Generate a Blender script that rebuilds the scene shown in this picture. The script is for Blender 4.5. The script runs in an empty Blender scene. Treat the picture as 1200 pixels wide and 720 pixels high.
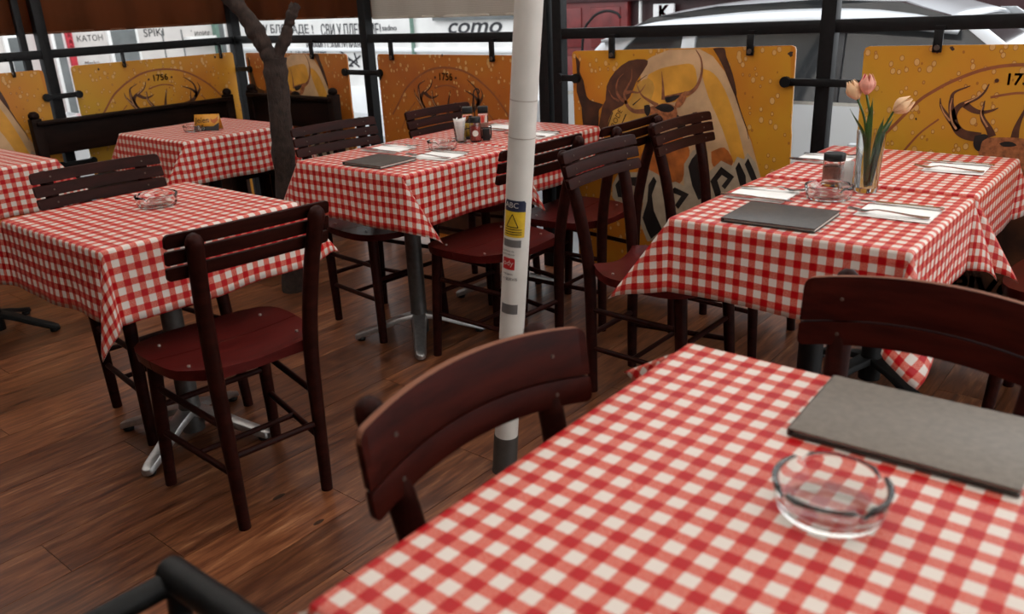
import bpy, math, random
import numpy as np
from mathutils import Vector, Matrix
PI = math.pi
SC = bpy.context.scene
COL = SC.collection

# ------------------------------------------------------------------ camera
cam_d = bpy.data.cameras.new('camera')
cam = bpy.data.objects.new('camera', cam_d); COL.objects.link(cam)
PITCH, ROLL, CAMH, FPX, YAW = 0.3585, -0.0451, 1.299, 968.55, 0.70
def _cam():
    f = Vector((0, math.cos(PITCH), -math.sin(PITCH))); r = Vector((1, 0, 0)); u = r.cross(f)
    r2 = math.cos(ROLL)*r + math.sin(ROLL)*u; u2 = -math.sin(ROLL)*r + math.cos(ROLL)*u
    m = Matrix(((r2.x, u2.x, -f.x), (r2.y, u2.y, -f.y), (r2.z, u2.z, -f.z))).to_4x4()
    m = Matrix.Rotation(YAW, 4, 'Z') @ m
    m.translation = (0, 0, CAMH)
    return m
cam.matrix_world = _cam()
cam_d.sensor_width = 36; cam_d.lens = FPX*36/1200
cam_d.clip_start = 0.02; cam_d.clip_end = 200
cam_d.dof.use_dof = True; cam_d.dof.focus_distance = 2.7; cam_d.dof.aperture_fstop = 4.2
SC.camera = cam

# ------------------------------------------------------------------ world and light
W = bpy.data.worlds.new('overcast_sky'); SC.world = W; W.use_nodes = True
bg = W.node_tree.nodes['Background']
bg.inputs['Color'].default_value = (0.93, 0.97, 1.0, 1); bg.inputs['Strength'].default_value = 1.5
sun_d = bpy.data.lights.new('sun', 'SUN'); sun_d.energy = 0.5; sun_d.angle = math.radians(60); sun_d.color = (1, .97, .92)
sun = bpy.data.objects.new('sun', sun_d); COL.objects.link(sun); sun.rotation_euler = (math.radians(48), 0, math.radians(115))
vs = SC.view_settings
SC.display_settings.display_device = 'sRGB'
vs.view_transform = 'Standard'; vs.look = 'None'; vs.exposure = 0.72; vs.gamma = 1.0; vs.use_curve_mapping = False

# ------------------------------------------------------------------ materials
MATS = {}
def _new(name):
    m = bpy.data.materials.new(name); m.use_nodes = True
    nt = m.node_tree; b = nt.nodes['Principled BSDF']
    MATS[name] = m
    return m, nt, b
def N(nt, typ, **kw):
    n = nt.nodes.new(typ)
    for k, v in kw.items(): setattr(n, k, v)
    return n
def math_(nt, op, a, b=None, c=None):
    n = N(nt, 'ShaderNodeMath', operation=op)
    for i, v in enumerate((a, b, c)):
        if v is None: continue
        if isinstance(v, (int, float)): n.inputs[i].default_value = v
        else: nt.links.new(v, n.inputs[i])
    return n.outputs[0]
def ramp(nt, fac, stops):
    n = N(nt, 'ShaderNodeValToRGB'); cr = n.color_ramp
    while len(cr.elements) < len(stops): cr.elements.new(.5)
    for e, (p, c) in zip(cr.elements, stops): e.position = p; e.color = (*c, 1)
    nt.links.new(fac, n.inputs[0]); return n.outputs[0]
def mix(nt, fac, a, b, blend='MIX'):
    n = N(nt, 'ShaderNodeMix', data_type='RGBA', blend_type=blend)
    if isinstance(fac, (int, float)): n.inputs[0].default_value = fac
    else: nt.links.new(fac, n.inputs[0])
    for i, v in ((6, a), (7, b)):
        if isinstance(v, tuple): n.inputs[i].default_value = (*v, 1)
        else: nt.links.new(v, n.inputs[i])
    return n.outputs[2]
def noise(nt, scale, detail=3, vec=None, rough=.5):
    n = N(nt, 'ShaderNodeTexNoise'); n.inputs['Scale'].default_value = scale; n.inputs['Detail'].default_value = detail; n.inputs['Roughness'].default_value = rough
    if vec is not None: nt.links.new(vec, n.inputs['Vector'])
    return n.outputs['Fac']
def mapping(nt, scale=(1, 1, 1), src='Object', rot=(0, 0, 0), loc=None):
    tc = N(nt, 'ShaderNodeTexCoord'); mp = N(nt, 'ShaderNodeMapping')
    mp.inputs['Scale'].default_value = scale; mp.inputs['Rotation'].default_value = rot
    nt.links.new(tc.outputs[src], mp.inputs['Vector'])
    if loc is not None: nt.links.new(loc, mp.inputs['Location'])
    return mp.outputs[0]
def bump(nt, b, h, strength=.2, dist=.01):
    n = N(nt, 'ShaderNodeBump'); n.inputs['Strength'].default_value = strength; n.inputs['Distance'].default_value = dist
    nt.links.new(h, n.inputs['Height']); nt.links.new(n.outputs[0], b.inputs['Normal'])
def plain(name, col, rough=.5, metal=0, var=.15, scale=25, spec=.5, coat=0):
    m, nt, b = _new(name)
    f = noise(nt, scale, 4, mapping(nt))
    c = ramp(nt, f, [(.3, tuple(x*(1-var) for x in col)), (.7, tuple(min(1, x*(1+var)) for x in col))])
    nt.links.new(c, b.inputs['Base Color'])
    b.inputs['Roughness'].default_value = rough; b.inputs['Metallic'].default_value = metal
    b.inputs['Specular IOR Level'].default_value = spec; b.inputs['Coat Weight'].default_value = coat
    return m
def wood(name, dark, light, rough=.3, scale=(3, 40, 40), coat=.0, wear=None):
    m, nt, b = _new(name)
    oi = N(nt, 'ShaderNodeObjectInfo')
    v = mapping(nt, scale)
    add = N(nt, 'ShaderNodeVectorMath', operation='ADD'); nt.links.new(v, add.inputs[0])
    sc = math_(nt, 'MULTIPLY', oi.outputs['Random'], 37.0); cmb = N(nt, 'ShaderNodeCombineXYZ')
    for i in range(3): nt.links.new(sc, cmb.inputs[i])
    nt.links.new(cmb.outputs[0], add.inputs[1])
    f = noise(nt, 1.5, 5, add.outputs[0], .6)
    c = ramp(nt, f, [(.3, dark), (.7, light)])
    if wear:
        w = noise(nt, 60, 2, mapping(nt)); wm = math_(nt, 'GREATER_THAN', w, .79)
        c = mix(nt, math_(nt, 'MULTIPLY', wm, .7), c, wear)
    nt.links.new(c, b.inputs['Base Color'])
    r = math_(nt, 'MULTIPLY_ADD', f, .25, rough-.1); nt.links.new(r, b.inputs['Roughness'])
    b.inputs['Coat Weight'].default_value = coat; b.inputs['Coat Roughness'].default_value = .25; b.inputs['Specular IOR Level'].default_value = .08
    bump(nt, b, f, .10, .001)
    return m
CHECK = 0.0372
def gingham():
    m, nt, b = _new('gingham_oilcloth')
    tc = N(nt, 'ShaderNodeTexCoord'); sp = N(nt, 'ShaderNodeSeparateXYZ'); nt.links.new(tc.outputs['UV'], sp.inputs[0])
    wob = noise(nt, 900, 2, tc.outputs['UV'])
    wv = math_(nt, 'MULTIPLY', math_(nt, 'SUBTRACT', wob, .5), .12)
    def stripe(o):
        f = math_(nt, 'FRACT', math_(nt, 'ADD', math_(nt, 'DIVIDE', o, CHECK), wv))
        n = N(nt, 'ShaderNodeMapRange', interpolation_type='SMOOTHSTEP'); n.inputs[1].default_value = .46; n.inputs[2].default_value = .54
        nt.links.new(f, n.inputs[0])
        g = N(nt, 'ShaderNodeMapRange', interpolation_type='SMOOTHSTEP'); g.inputs[1].default_value = 1.0; g.inputs[2].default_value = .95
        nt.links.new(f, g.inputs[0])
        return math_(nt, 'MULTIPLY', n.outputs[0], g.outputs[0])
    su, sv = stripe(sp.outputs[0]), stripe(sp.outputs[1])
    s = math_(nt, 'MULTIPLY', math_(nt, 'ADD', su, sv), .5)
    # woven threads of the mixed squares
    t1 = noise(nt, 1, 2, mapping(nt, (300, 2600, 1), 'UV')); t2 = noise(nt, 1, 2, mapping(nt, (2600, 300, 1), 'UV'))
    th = math_(nt, 'MULTIPLY', math_(nt, 'SUBTRACT', math_(nt, 'ADD', t1, t2), 1.0), 1.1)
    midm = math_(nt, 'SUBTRACT', 1.0, math_(nt, 'ABSOLUTE', math_(nt, 'MULTIPLY_ADD', s, 2.0, -1.0)))
    s2 = math_(nt, 'ADD', s, math_(nt, 'MULTIPLY', math_(nt, 'MULTIPLY', th, midm), .9))
    s2 = math_(nt, 'ADD', s2, math_(nt, 'MULTIPLY', th, .06))
    c = ramp(nt, s2, [(0.04, (.67, .59, .53)), (.5, (.57, .085, .048)), (.96, (.40, .003, .006))])
    nt.links.new(c, b.inputs['Base Color'])
    b.inputs['Roughness'].default_value = .36; b.inputs['Specular IOR Level'].default_value = .25
    bump(nt, b, th, .12, .0006)
    return m
gingham()
plain('cloth_underside', (.72, .70, .66), .8, var=.05)
wood('mahogany', (.012, .0026, .0017), (.030, .0062, .0040), .42, (4, 30, 30))
wood('mahogany_lit', (.016, .0022, .0013), (.042, .0056, .0028), .42, (4, 30, 30))  # same chair wood, the stronger light on these slats put into the colour
wood('seat_mahogany', (.045, .0045, .004), (.085, .010, .008), .30, (3, 26, 26), wear=(.30, .12, .07))
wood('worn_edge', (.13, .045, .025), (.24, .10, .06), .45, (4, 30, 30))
wood('bench_wood', (.007, .0035, .0025), (.018, .008, .0055), .55, (4, 20, 20))
plain('black_iron', (.0065, .0065, .007), .5, .0, .3, 40, spec=.22)
plain('black_plastic', (.009, .009, .009), .42, 0, .2, 60, spec=.35)
plain('black_table_iron', (.007, .007, .007), .5, .0, .2, 40, spec=.2)
plain('brushed_aluminium', (.42, .41, .40), .34, .9, .12, 60)
plain('column_grey', (.085, .08, .075), .45, .4, .2, 40)
plain('steel', (.62, .60, .58), .22, 1.0, .05, 60)
plain('screw_metal', (.55, .50, .45), .35, .9, .1, 60)
plain('seam_wood', (.20, .085, .05), .6); plain('screw_dark', (.10, .07, .055), .5, .5); plain('table_board', (.09, .06, .045), .5)
plain('menu_cover', (.045, .035, .028), .42, 0, .25, 90)
plain('menu_cover_sheen', (.15, .125, .10), .5, 0, .15, 90); plain('menu_pages', (.55, .52, .46), .7)  # lighter menu cover: sheen from the awning painted into its colour
plain('napkin_white', (.82, .80, .77), .75, 0, .04)
plain('pole_white', (.60, .57, .52), .42, 0, .07, 12)
plain('pole_sleeve', (.055, .048, .042), .5, .2, .15)
plain('scuff', (.36, .32, .27), .6); plain('sticker_navy', (.012, .018, .045), .4)
plain('sticker_yellow', (.62, .40, .02), .45, 0, .12, 60)
plain('sticker_grey', (.12, .11, .105), .5)
plain('sticker_red', (.42, .012, .015), .45)
plain('print_white', (.74, .70, .62), .5, 0, .06)
plain('print_black', (.012, .009, .008), .5)
plain('print_brown', (.085, .028, .012), .5, 0, .35, 20)
plain('print_antler', (.24, .085, .038), .5, 0, .45, 40)
plain('print_antler_pale', (.50, .24, .11), .5, 0, .3, 40)
plain('print_ring', (.27, .08, .025), .5, 0, .15, 20)
plain('print_fur', (.33, .11, .04), .5, 0, .5, 60)
plain('print_foam', (.58, .36, .19), .5, 0, .22, 9)
plain('print_beer', (.64, .30, .035), .45, 0, .25, 8)
plain('print_label', (.56, .29, .05), .5, 0, .2, 14)
plain('print_ember', (.44, .12, .02), .5, 0, .45, 14)
plain('print_outline', (.42, .33, .23), .5, 0, .12, 30)
plain('print_char', (.05, .016, .006), .5, 0, .9, 10); plain('rust', (.035, .014, .007), .7, 0, .5, 60)
def beer_board(name, cols, seed):
    m, nt, b = _new(name)
    v = mapping(nt, (1, 1, 1))
    big = noise(nt, 2.2, 4, mapping(nt, (1, 1, 1), rot=(seed, seed*2, 0)))
    c = ramp(nt, big, [(.3, cols[0]), (.5, cols[1]), (.72, cols[2])])
    vo = N(nt, 'ShaderNodeTexVoronoi'); vo.inputs['Scale'].default_value = 34; nt.links.new(mapping(nt, (1, 1, .75)), vo.inputs['Vector'])
    rad = math_(nt, 'MULTIPLY', noise(nt, 9, 2, v), .62)
    dd = math_(nt, 'SUBTRACT', rad, vo.outputs['Distance'])
    drop = N(nt, 'ShaderNodeMapRange', interpolation_type='SMOOTHSTEP'); drop.inputs[1].default_value = 0.0; drop.inputs[2].default_value = .1; nt.links.new(dd, drop.inputs[0])
    rim = math_(nt, 'MULTIPLY', drop.outputs[0], math_(nt, 'SUBTRACT', 1.0, math_(nt, 'MULTIPLY', drop.outputs[0], .75)))
    c = mix(nt, math_(nt, 'MULTIPLY', rim, 2.4), c, (.24, .055, .005))
    c = mix(nt, math_(nt, 'MULTIPLY', math_(nt, 'POWER', drop.outputs[0], 4.0), .45), c, (.95, .62, .24))
    sc = noise(nt, 30, 5, v, .7); c = mix(nt, math_(nt, 'MULTIPLY', math_(nt, 'GREATER_THAN', sc, .71), .75), c, (.06, .025, .01))
    nt.links.new(c, b.inputs['Base Color']); b.inputs['Roughness'].default_value = .45
    bump(nt, b, drop.outputs[0], .15, .002)
    return m
beer_board('amber_print', [(.50, .17, .012), (.56, .24, .014), (.55, .30, .018)], .3)
beer_board('orange_print', [(.46, .12, .008), (.53, .19, .010), (.58, .28, .016)], 1.1)
beer_board('deep_orange_print', [(.36, .085, .010), (.44, .13, .012), (.47, .19, .015)], 2.1)
def floor_mat():
    m, nt, b = _new('floor_planks')
    oi = N(nt, 'ShaderNodeObjectInfo'); rnd = oi.outputs['Random']
    sc = math_(nt, 'MULTIPLY', rnd, 91.0); cmb = N(nt, 'ShaderNodeCombineXYZ')
    for i in range(3): nt.links.new(sc, cmb.inputs[i])
    v = mapping(nt, (20, 1.5, 1), loc=cmb.outputs[0])
    g = noise(nt, 1.4, 8, v, .65)
    v2 = mapping(nt, (7, 1.1, 1), loc=cmb.outputs[0])
    dist = N(nt, 'ShaderNodeTexNoise'); dist.inputs['Scale'].default_value = 1.2; dist.inputs['Detail'].default_value = 3; nt.links.new(v2, dist.inputs['Vector'])
    rings = math_(nt, 'FRACT', math_(nt, 'MULTIPLY', dist.outputs['Fac'], 9.0))
    rg = math_(nt, 'ABSOLUTE', math_(nt, 'MULTIPLY_ADD', rings, 2.0, -1.0))
    fine = noise(nt, 1, 4, mapping(nt, (150, 9, 1), loc=cmb.outputs[0]), .7)
    fac = math_(nt, 'ADD', math_(nt, 'MULTIPLY', g, .62), math_(nt, 'ADD', math_(nt, 'MULTIPLY', rg, .16), math_(nt, 'MULTIPLY', math_(nt, 'SUBTRACT', fine, .5), .55)))
    fac = math_(nt, 'ADD', fac, .09)
    c = ramp(nt, fac, [(.24, (.030, .008, .004)), (.42, (.105, .033, .013)), (.58, (.185, .066, .026)), (.78, (.40, .19, .09))])
    bright = math_(nt, 'MULTIPLY_ADD', rnd, .7, .72)
    hs = N(nt, 'ShaderNodeHueSaturation'); nt.links.new(bright, hs.inputs['Value']); nt.links.new(c, hs.inputs['Color'])
    kn = N(nt, 'ShaderNodeTexVoronoi'); kn.inputs['Scale'].default_value = 1.0; nt.links.new(mapping(nt, (5, 2.2, 1), loc=cmb.outputs[0]), kn.inputs['Vector'])
    kd = math_(nt, 'LESS_THAN', kn.outputs['Distance'], .045)
    c2 = mix(nt, math_(nt, 'MULTIPLY', kd, .85), hs.outputs[0], (.012, .006, .004))
    nt.links.new(c2, b.inputs['Base Color'])
    r = math_(nt, 'MULTIPLY_ADD', g, .22, .22); nt.links.new(r, b.inputs['Roughness'])
    bump(nt, b, g, .25, .0015)
floor_mat()
plain('subfloor', (.02, .012, .008), .8)
def blind_mat(name, dark, light, trans, sc):
    m, nt, b = _new(name)
    w = N(nt, 'ShaderNodeTexWave'); w.bands_direction = 'Z'; w.inputs['Scale'].default_value = sc; w.inputs['Distortion'].default_value = .6; w.inputs['Detail'].default_value = 2
    nt.links.new(mapping(nt), w.inputs['Vector'])
    n2 = noise(nt, 1, 3, mapping(nt, (5, 5, .6)))
    f = math_(nt, 'ADD', math_(nt, 'MULTIPLY', w.outputs['Fac'], .35), math_(nt, 'MULTIPLY', n2, .65))
    c = ramp(nt, f, [(.3, dark), (.7, light)])
    nt.links.new(c, b.inputs['Base Color']); b.inputs['Roughness'].default_value = .6
    tr = N(nt, 'ShaderNodeBsdfTranslucent'); nt.links.new(c, tr.inputs['Color'])
    ms = N(nt, 'ShaderNodeMixShader'); ms.inputs[0].default_value = trans
    nt.links.new(b.outputs[0], ms.inputs[1]); nt.links.new(tr.outputs[0], ms.inputs[2])
    nt.links.new(ms.outputs[0], nt.nodes['Material Output'].inputs['Surface'])
blind_mat('bamboo_brown', (.12, .045, .02), (.42, .16, .065), .6, 60)
blind_mat('blind_beige', (.66, .60, .53), (.85, .80, .73), .6, 40)
blind_mat('awning_fabric', (.88, .84, .80), (.93, .90, .87), .8, 8)
def glass_mat(name, col=(1, 1, 1), rough=.0):
    m, nt, b = _new(name)
    n = noise(nt, 8, 2, mapping(nt)); c = ramp(nt, n, [(0, tuple(x*.97 for x in col)), (1, col)])
    nt.links.new(c, b.inputs['Base Color']); b.inputs['Transmission Weight'].default_value = 1; b.inputs['Roughness'].default_value = rough; b.inputs['IOR'].default_value = 1.45
glass_mat('clear_glass', (.96, .97, .96)); glass_mat('oil_glass', (.95, .78, .45))
plain('paprika', (.38, .035, .02), .5, 0, .3, 60); plain('pepper_content', (.42, .17, .12), .5, 0, .3, 60)
plain('tulip_petal', (.80, .50, .28), .5, 0, .15, 30); plain('tulip_pink', (.80, .33, .24), .5, 0, .3, 30); plain('tulip_tip', (.50, .02, .06), .5)
plain('tulip_green', (.045, .095, .018), .45, 0, .3, 20)
plain('bark', (.030, .016, .011), .9, 0, .5, 40)
def bark():
    m = MATS['bark']; nt = m.node_tree; b = nt.nodes['Principled BSDF']
    f = noise(nt, 1, 6, mapping(nt, (60, 60, 25)), .7); bump(nt, b, f, .9, .012)
bark()
plain('asphalt', (.16, .16, .165), .9, 0, .12, 5); plain('paving', (.42, .43, .44), .85, 0, .08, 6)
plain('render_white', (.72, .71, .69), .85, 0, .09, 3); plain('render_cream', (.60, .56, .53), .85, 0, .1, 3); plain('ledge_white', (.76, .77, .78), .8, 0, .05, 3)
plain('graffiti_black', (.03, .03, .035), .7); plain('graffiti_red', (.55, .10, .06), .7)
plain('frame_white', (.75, .74, .72), .5, 0, .05); plain('pane_grey', (.14, .15, .15), .12, 0, .2, 4, coat=.5); plain('shop_red', (.42, .015, .03), .45)
plain('door_red', (.13, .010, .010), .45, 0, .25, 12); plain('facade_maroon', (.035, .008, .009), .5, 0, .2, 6); plain('sign_white', (.72, .70, .70), .5, 0, .04)
plain('restaurant_wall', (.07, .038, .024), .7, 0, .2, 4); plain('pillar_green', (.12, .20, .16), .6)
def car_paint(name, col, metal):
    m, nt, b = _new(name)
    n = noise(nt, 3, 2, mapping(nt)); c = ramp(nt, n, [(.2, tuple(x*.95 for x in col)), (.8, col)])
    nt.links.new(c, b.inputs['Base Color']); b.inputs['Metallic'].default_value = metal; b.inputs['Roughness'].default_value = .28; b.inputs['Coat Weight'].default_value = .8; b.inputs['Coat Roughness'].default_value = .05
car_paint('silver_paint', (.58, .60, .63), .25); car_paint('white_paint', (.72, .73, .74), .1)
plain('car_glass', (.03, .033, .036), .08, 0, .1, 3, coat=.6); plain('car_rubber', (.015, .015, .016), .7); plain('car_trim', (.02, .02, .022), .4)

# ------------------------------------------------------------------ mesh helpers
class MB:
    def __init__(s): s.v = []; s.f = []; s.mi = []; s.uv = None
    def add(s, vs, fs, mi=0):
        o = len(s.v); s.v += [tuple(p) for p in vs]; s.f += [tuple(i+o for i in f) for f in fs]; s.mi += [mi]*len(fs); return s
    def box(s, c, size, mi=0, rz=0, M=None):
        hx, hy, hz = (d/2 for d in size); P = []
        for x in (-hx, hx):
            for y in (-hy, hy):
                for z in (-hz, hz):
                    q = Vector((x, y, z))
                    if M is not None: q = M @ q
                    elif rz: q = Matrix.Rotation(rz, 3, 'Z') @ q
                    P.append((q.x+c[0], q.y+c[1], q.z+c[2]))
        return s.add(P, [(0, 1, 3, 2), (4, 6, 7, 5), (0, 4, 5, 1), (2, 3, 7, 6), (0, 2, 6, 4), (1, 5, 7, 3)], mi)
    def bar(s, a, b, w, h=None, mi=0):
        a, b = Vector(a), Vector(b); d = b-a; L = d.length; z = d.normalized()
        up = Vector((0, 0, 1)) if abs(z.z) < .9 else Vector((0, 1, 0))
        x = up.cross(z).normalized(); y = z.cross(x); h = h or w
        M = Matrix((x, y, z)).transposed()
        return s.box((a+b)/2, (w, h, L), mi, M=M)
    def tube(s, path, rad, seg=10, mi=0, cap=True, sq=(1, 1)):
        P = [Vector(p) for p in path]; n = len(P)
        if not hasattr(rad, '__len__'): rad = [rad]*n
        T = []
        for i in range(n):
            t = (P[min(i+1, n-1)]-P[max(i-1, 0)]).normalized(); T.append(t)
        up = Vector((0, 0, 1)) if abs(T[0].z) < .9 else Vector((0, 1, 0))
        x = up.cross(T[0]).normalized(); vs = []
        for i in range(n):
            x = (x - T[i]*x.dot(T[i])).normalized(); y = T[i].cross(x)
            for k in range(seg):
                a = 2*PI*k/seg; vs.append(P[i]+rad[i]*(x*math.cos(a)*sq[0]+y*math.sin(a)*sq[1]))
        fs = []
        for i in range(n-1):
            for k in range(seg):
                k2 = (k+1) % seg; fs.append((i*seg+k, i*seg+k2, (i+1)*seg+k2, (i+1)*seg+k))
        if cap: fs.append(tuple(range(seg-1, -1, -1))); fs.append(tuple((n-1)*seg+k for k in range(seg)))
        return s.add(vs, fs, mi)
    def lathe(s, prof, seg=24, c=(0, 0, 0), mi=0, rim=None, cap=False):
        vs = []; n = len(prof)
        for r, z in prof:
            for k in range(seg):
                a = 2*PI*k/seg; zz = z
                if rim: zz = rim(r, z, a)
                vs.append((c[0]+r*math.cos(a), c[1]+r*math.sin(a), c[2]+zz))
        fs = []
        for i in range(n-1):
            for k in range(seg):
                k2 = (k+1) % seg; fs.append((i*seg+k, i*seg+k2, (i+1)*seg+k2, (i+1)*seg+k))
        if cap: fs.append(tuple(range(seg-1, -1, -1))); fs.append(tuple((n-1)*seg+k for k in range(seg)))
        return s.add(vs, fs, mi)
    def prism(s, poly, axis, lo, hi, mi=0):
        """extrude a 2D polygon; axis 'y': poly is (x,z); 'z': (x,y); 'x': (y,z)"""
        n = len(poly)
        def p(q, t): return {'y': (q[0], t, q[1]), 'z': (q[0], q[1], t), 'x': (t, q[0], q[1])}[axis]
        vs = [p(q, lo) for q in poly]+[p(q, hi) for q in poly]
        fs = [tuple(range(n)), tuple(range(2*n-1, n-1, -1))]+[(i, i+n, (i+1) % n+n, (i+1) % n) for i in range(n)]
        return s.add(vs, fs, mi)
    def mesh(s, name):
        me = bpy.data.meshes.new(name); me.from_pydata(s.v, [], s.f); me.validate(); return me
    def build(s, name, mat, parent=None, smooth=35, bevel=0, segs=2):
        import bmesh
        me = s.mesh(name)
        for m in (mat if isinstance(mat, (list, tuple)) else [mat]): me.materials.append(MATS[m])
        if len(set(s.mi)) > 1:
            for p, i in zip(me.polygons, s.mi): p.material_index = i
        bm = bmesh.new(); bm.from_mesh(me); bmesh.ops.recalc_face_normals(bm, faces=bm.faces)
        if bevel:
            bmesh.ops.bevel(bm, geom=[e for e in bm.edges if e.is_manifold and e.calc_face_angle(0) > .6], offset=bevel, segments=segs, affect='EDGES', profile=.5)
        bm.to_mesh(me); bm.free()
        if smooth: me.shade_smooth(); me.set_sharp_from_angle(angle=math.radians(smooth))
        o = bpy.data.objects.new(name, me); COL.objects.link(o); o.parent = parent
        return o
def tag(o, label, cat, group=None):
    o['label'] = label; o['category'] = cat
    if group: o['group'] = group
    return o
def thing(name, label, cat, loc=(0, 0, 0), rz=0, group=None):
    o = bpy.data.objects.new(name, None); COL.objects.link(o); o.empty_display_size = .05
    o.location = loc; o.rotation_euler = (0, 0, rz); return tag(o, label, cat, group)
def structure(o, label=None):
    o['kind'] = 'structure'
    if label: o['label'] = label
    return o
def copy_tree(o, parent=None):
    c = o.copy(); COL.objects.link(c); c.parent = parent
    for ch in list(o.children): copy_tree(ch, c)
    return c
def place(o, loc, rz=0): o.location = loc; o.rotation_euler = (0, 0, rz); return o
def text_mb(s, size, ext=.0004, spacing=1.0, bold=0.0):
    cu = bpy.data.curves.new('lettering', 'FONT'); cu.body = s; cu.size = size; cu.extrude = ext; cu.align_x = 'CENTER'; cu.align_y = 'CENTER'; cu.resolution_u = 3; cu.space_character = spacing; cu.offset = bold*size
    o = bpy.data.objects.new('lettering', cu); COL.objects.link(o)
    me = bpy.data.meshes.new_from_object(o.evaluated_get(bpy.context.evaluated_depsgraph_get()))
    bpy.data.objects.remove(o); bpy.data.curves.remove(cu)
    mb = MB(); mb.add([tuple(v.co) for v in me.vertices], [tuple(p.vertices) for p in me.polygons]); bpy.data.meshes.remove(me)
    return mb
def text_on(s, size, mat, parent, f, name='lettering', ext=.0004, spacing=1.0, bold=0.0):
    mb = text_mb(s, size, ext, spacing, bold); mb.v = [f(*p) for p in mb.v]
    me = mb.mesh(name); me.materials.append(MATS[mat]); o = bpy.data.objects.new(name, me); COL.objects.link(o); o.parent = parent
    return o
def smoothpath(pts, n=6):
    """Catmull-Rom through points (tuples of any length)"""
    P = [np.array(p, float) for p in pts]; P = [2*P[0]-P[1]]+P+[2*P[-1]-P[-2]]; out = []
    for i in range(1, len(P)-2):
        for k in range(n):
            t = k/n; a, b, c, d = P[i-1:i+3]
            out.append(.5*((2*b)+(-a+c)*t+(2*a-5*b+4*c-d)*t*t+(-a+3*b-3*c+d)*t**3))
    out.append(P[-2]); return [tuple(float(x) for x in q) for q in out]
RND = random.Random(7)

# ------------------------------------------------------------------ floor
fl = MB().box((-1.0, 0.05, -.06), (8.6, 6.7, .108)).build('floor', 'subfloor', smooth=0); structure(fl, 'wood look plank floor of the terrace')
PW, PL = .182, 1.22
pm = {}
def plank(x0, y0, y1):
    L = round(y1-y0, 3)
    if L not in pm:
        mb = MB().box((0, 0, -.003), (PW-.0018, L-.0018, .006)); me = mb.mesh('plank'); me.materials.append(MATS['floor_planks']); pm[L] = me
    o = bpy.data.objects.new('plank', pm[L]); COL.objects.link(o); o.parent = fl; o.location = (x0+PW/2, (y0+y1)/2, 0)
i = 0; x = -5.25
while x < 1.7:
    off = (.79 - PL*3 + [0, .43, .81, .21, .62, 1.02][i % 6]) if True else 0
    y = off
    while y < 3.38:
        a, b = max(y, -1.6), min(y+PL, 3.38)
        if b-a > .06: plank(x, a, b)
        y += PL
    x += PW; i += 1

# ------------------------------------------------------------------ ceiling, rear wall, street
c_ = MB().box((-1.0, 1.45, 2.52), (8.9, 4.3, .006)).build('ceiling', 'awning_fabric', smooth=0); structure(c_, 'fabric awning over the terrace')
c_ = MB().box((-1.0, -1.35, 2.54), (8.9, 1.3, .05)).build('ceiling', 'restaurant_wall', smooth=0); structure(c_, 'added unseen brown panel overhead, shading the cloth fronts')  # unseen panel added to keep awning light off the cloth fronts
w_ = MB().box((3.35, -1.3, 1.2), (.1, 1.2, 2.6)).build('light_blocker_right', 'restaurant_wall', smooth=0); structure(w_, 'added unseen brown wall right of the camera, blocking sky light')  # unseen wall added to narrow the bright side opening
w_ = MB().box((-1.0, -1.9, 1.2), (8.8, .12, 2.6)).build('wall_back', 'restaurant_wall', smooth=0); structure(w_, 'brown restaurant wall behind the camera')
w_ = MB().box((-5.1, -.54, 1.2), (.1, 2.6, 2.6)).build('light_blocker_left', 'restaurant_wall', smooth=0); structure(w_, 'added unseen brown wall left of the camera, blocking sky light')  # unseen wall added to stop sky light washing out the cloth sides
st = MB().box((-3, 8, -.31), (34, 30, .12)).build('ground', 'asphalt', smooth=0); structure(st, 'grey street surface outside the railing')
sw = MB().box((-6, 7.3, -.21), (14, 1.4, .1)).build('trim_1', 'paving', smooth=0, bevel=.01); structure(sw, 'pale pavement along the far house wall')

# ------------------------------------------------------------------ iron railing
def flange(mb, c, ax, r=.022, t=.012):
    d = Vector({'x': (1, 0, 0), 'y': (0, 1, 0)}[ax])*t/2; mb.tube([Vector(c)-d, Vector(c)+d], r, 12)
def railing(label, pts, zr, posts, arms, hangers, horiz):
    """pts: start,end of the rail; horiz: unit direction; z linear"""
    (x0, y0, z0), (x1, y1, z1) = pts
    r = thing('iron_railing', label, 'railing', (x0, y0, 0), 0, 'sections of the black iron railing')
    L = math.hypot(x1-x0, y1-y0); dx, dy = (x1-x0)/L, (y1-y0)/L
    zz = lambda t: z0+(z1-z0)*t/L
    out = (-dy, dx)
    MB().bar((0, 0, zz(0)), (dx*L, dy*L, zz(L)), .042, .046).build('rail', 'black_iron', r, bevel=.003)
    for t, w in posts:
        MB().bar((dx*t, dy*t, -.12), (dx*t, dy*t, 2.5), w, w).build('post', 'black_iron', r, bevel=.003)
    o = Vector((out[0], out[1], 0)); f = -o*.040
    for t, z in hangers:
        c = Vector((dx*t, dy*t, 0))+f
        h = MB().bar(c+Vector((0, 0, zz(t)-.02)), c+Vector((0, 0, z-.030)), .030, .010).build('hanger', 'black_iron', r, bevel=.002)
        MB().bar(c*1.0+Vector((0, 0, zz(t)-.012)), c-f+Vector((0, 0, zz(t)-.012)), .030, .010).build('hanger_foot', 'black_iron', h)
        c = c+Vector((0, 0, z-.014)); MB().tube([c-o*.012, c], [.009, .010], 8).build('bolt', 'screw_dark', h)
    for t0, t1, z in arms:
        a0, a1 = Vector((dx*t0, dy*t0, z))+f*.9, Vector((dx*t1, dy*t1, z))+f*.9
        a = MB().bar(a0, a1, .014, .028).build('arm', 'black_iron', r, bevel=.002)
        for c in (a0, a1): MB().tube([c-o*.012, c+o*.006], .021, 12).build('bolt', 'black_iron', a)
    return r
YF, XF = 3.25, -5.0
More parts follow.
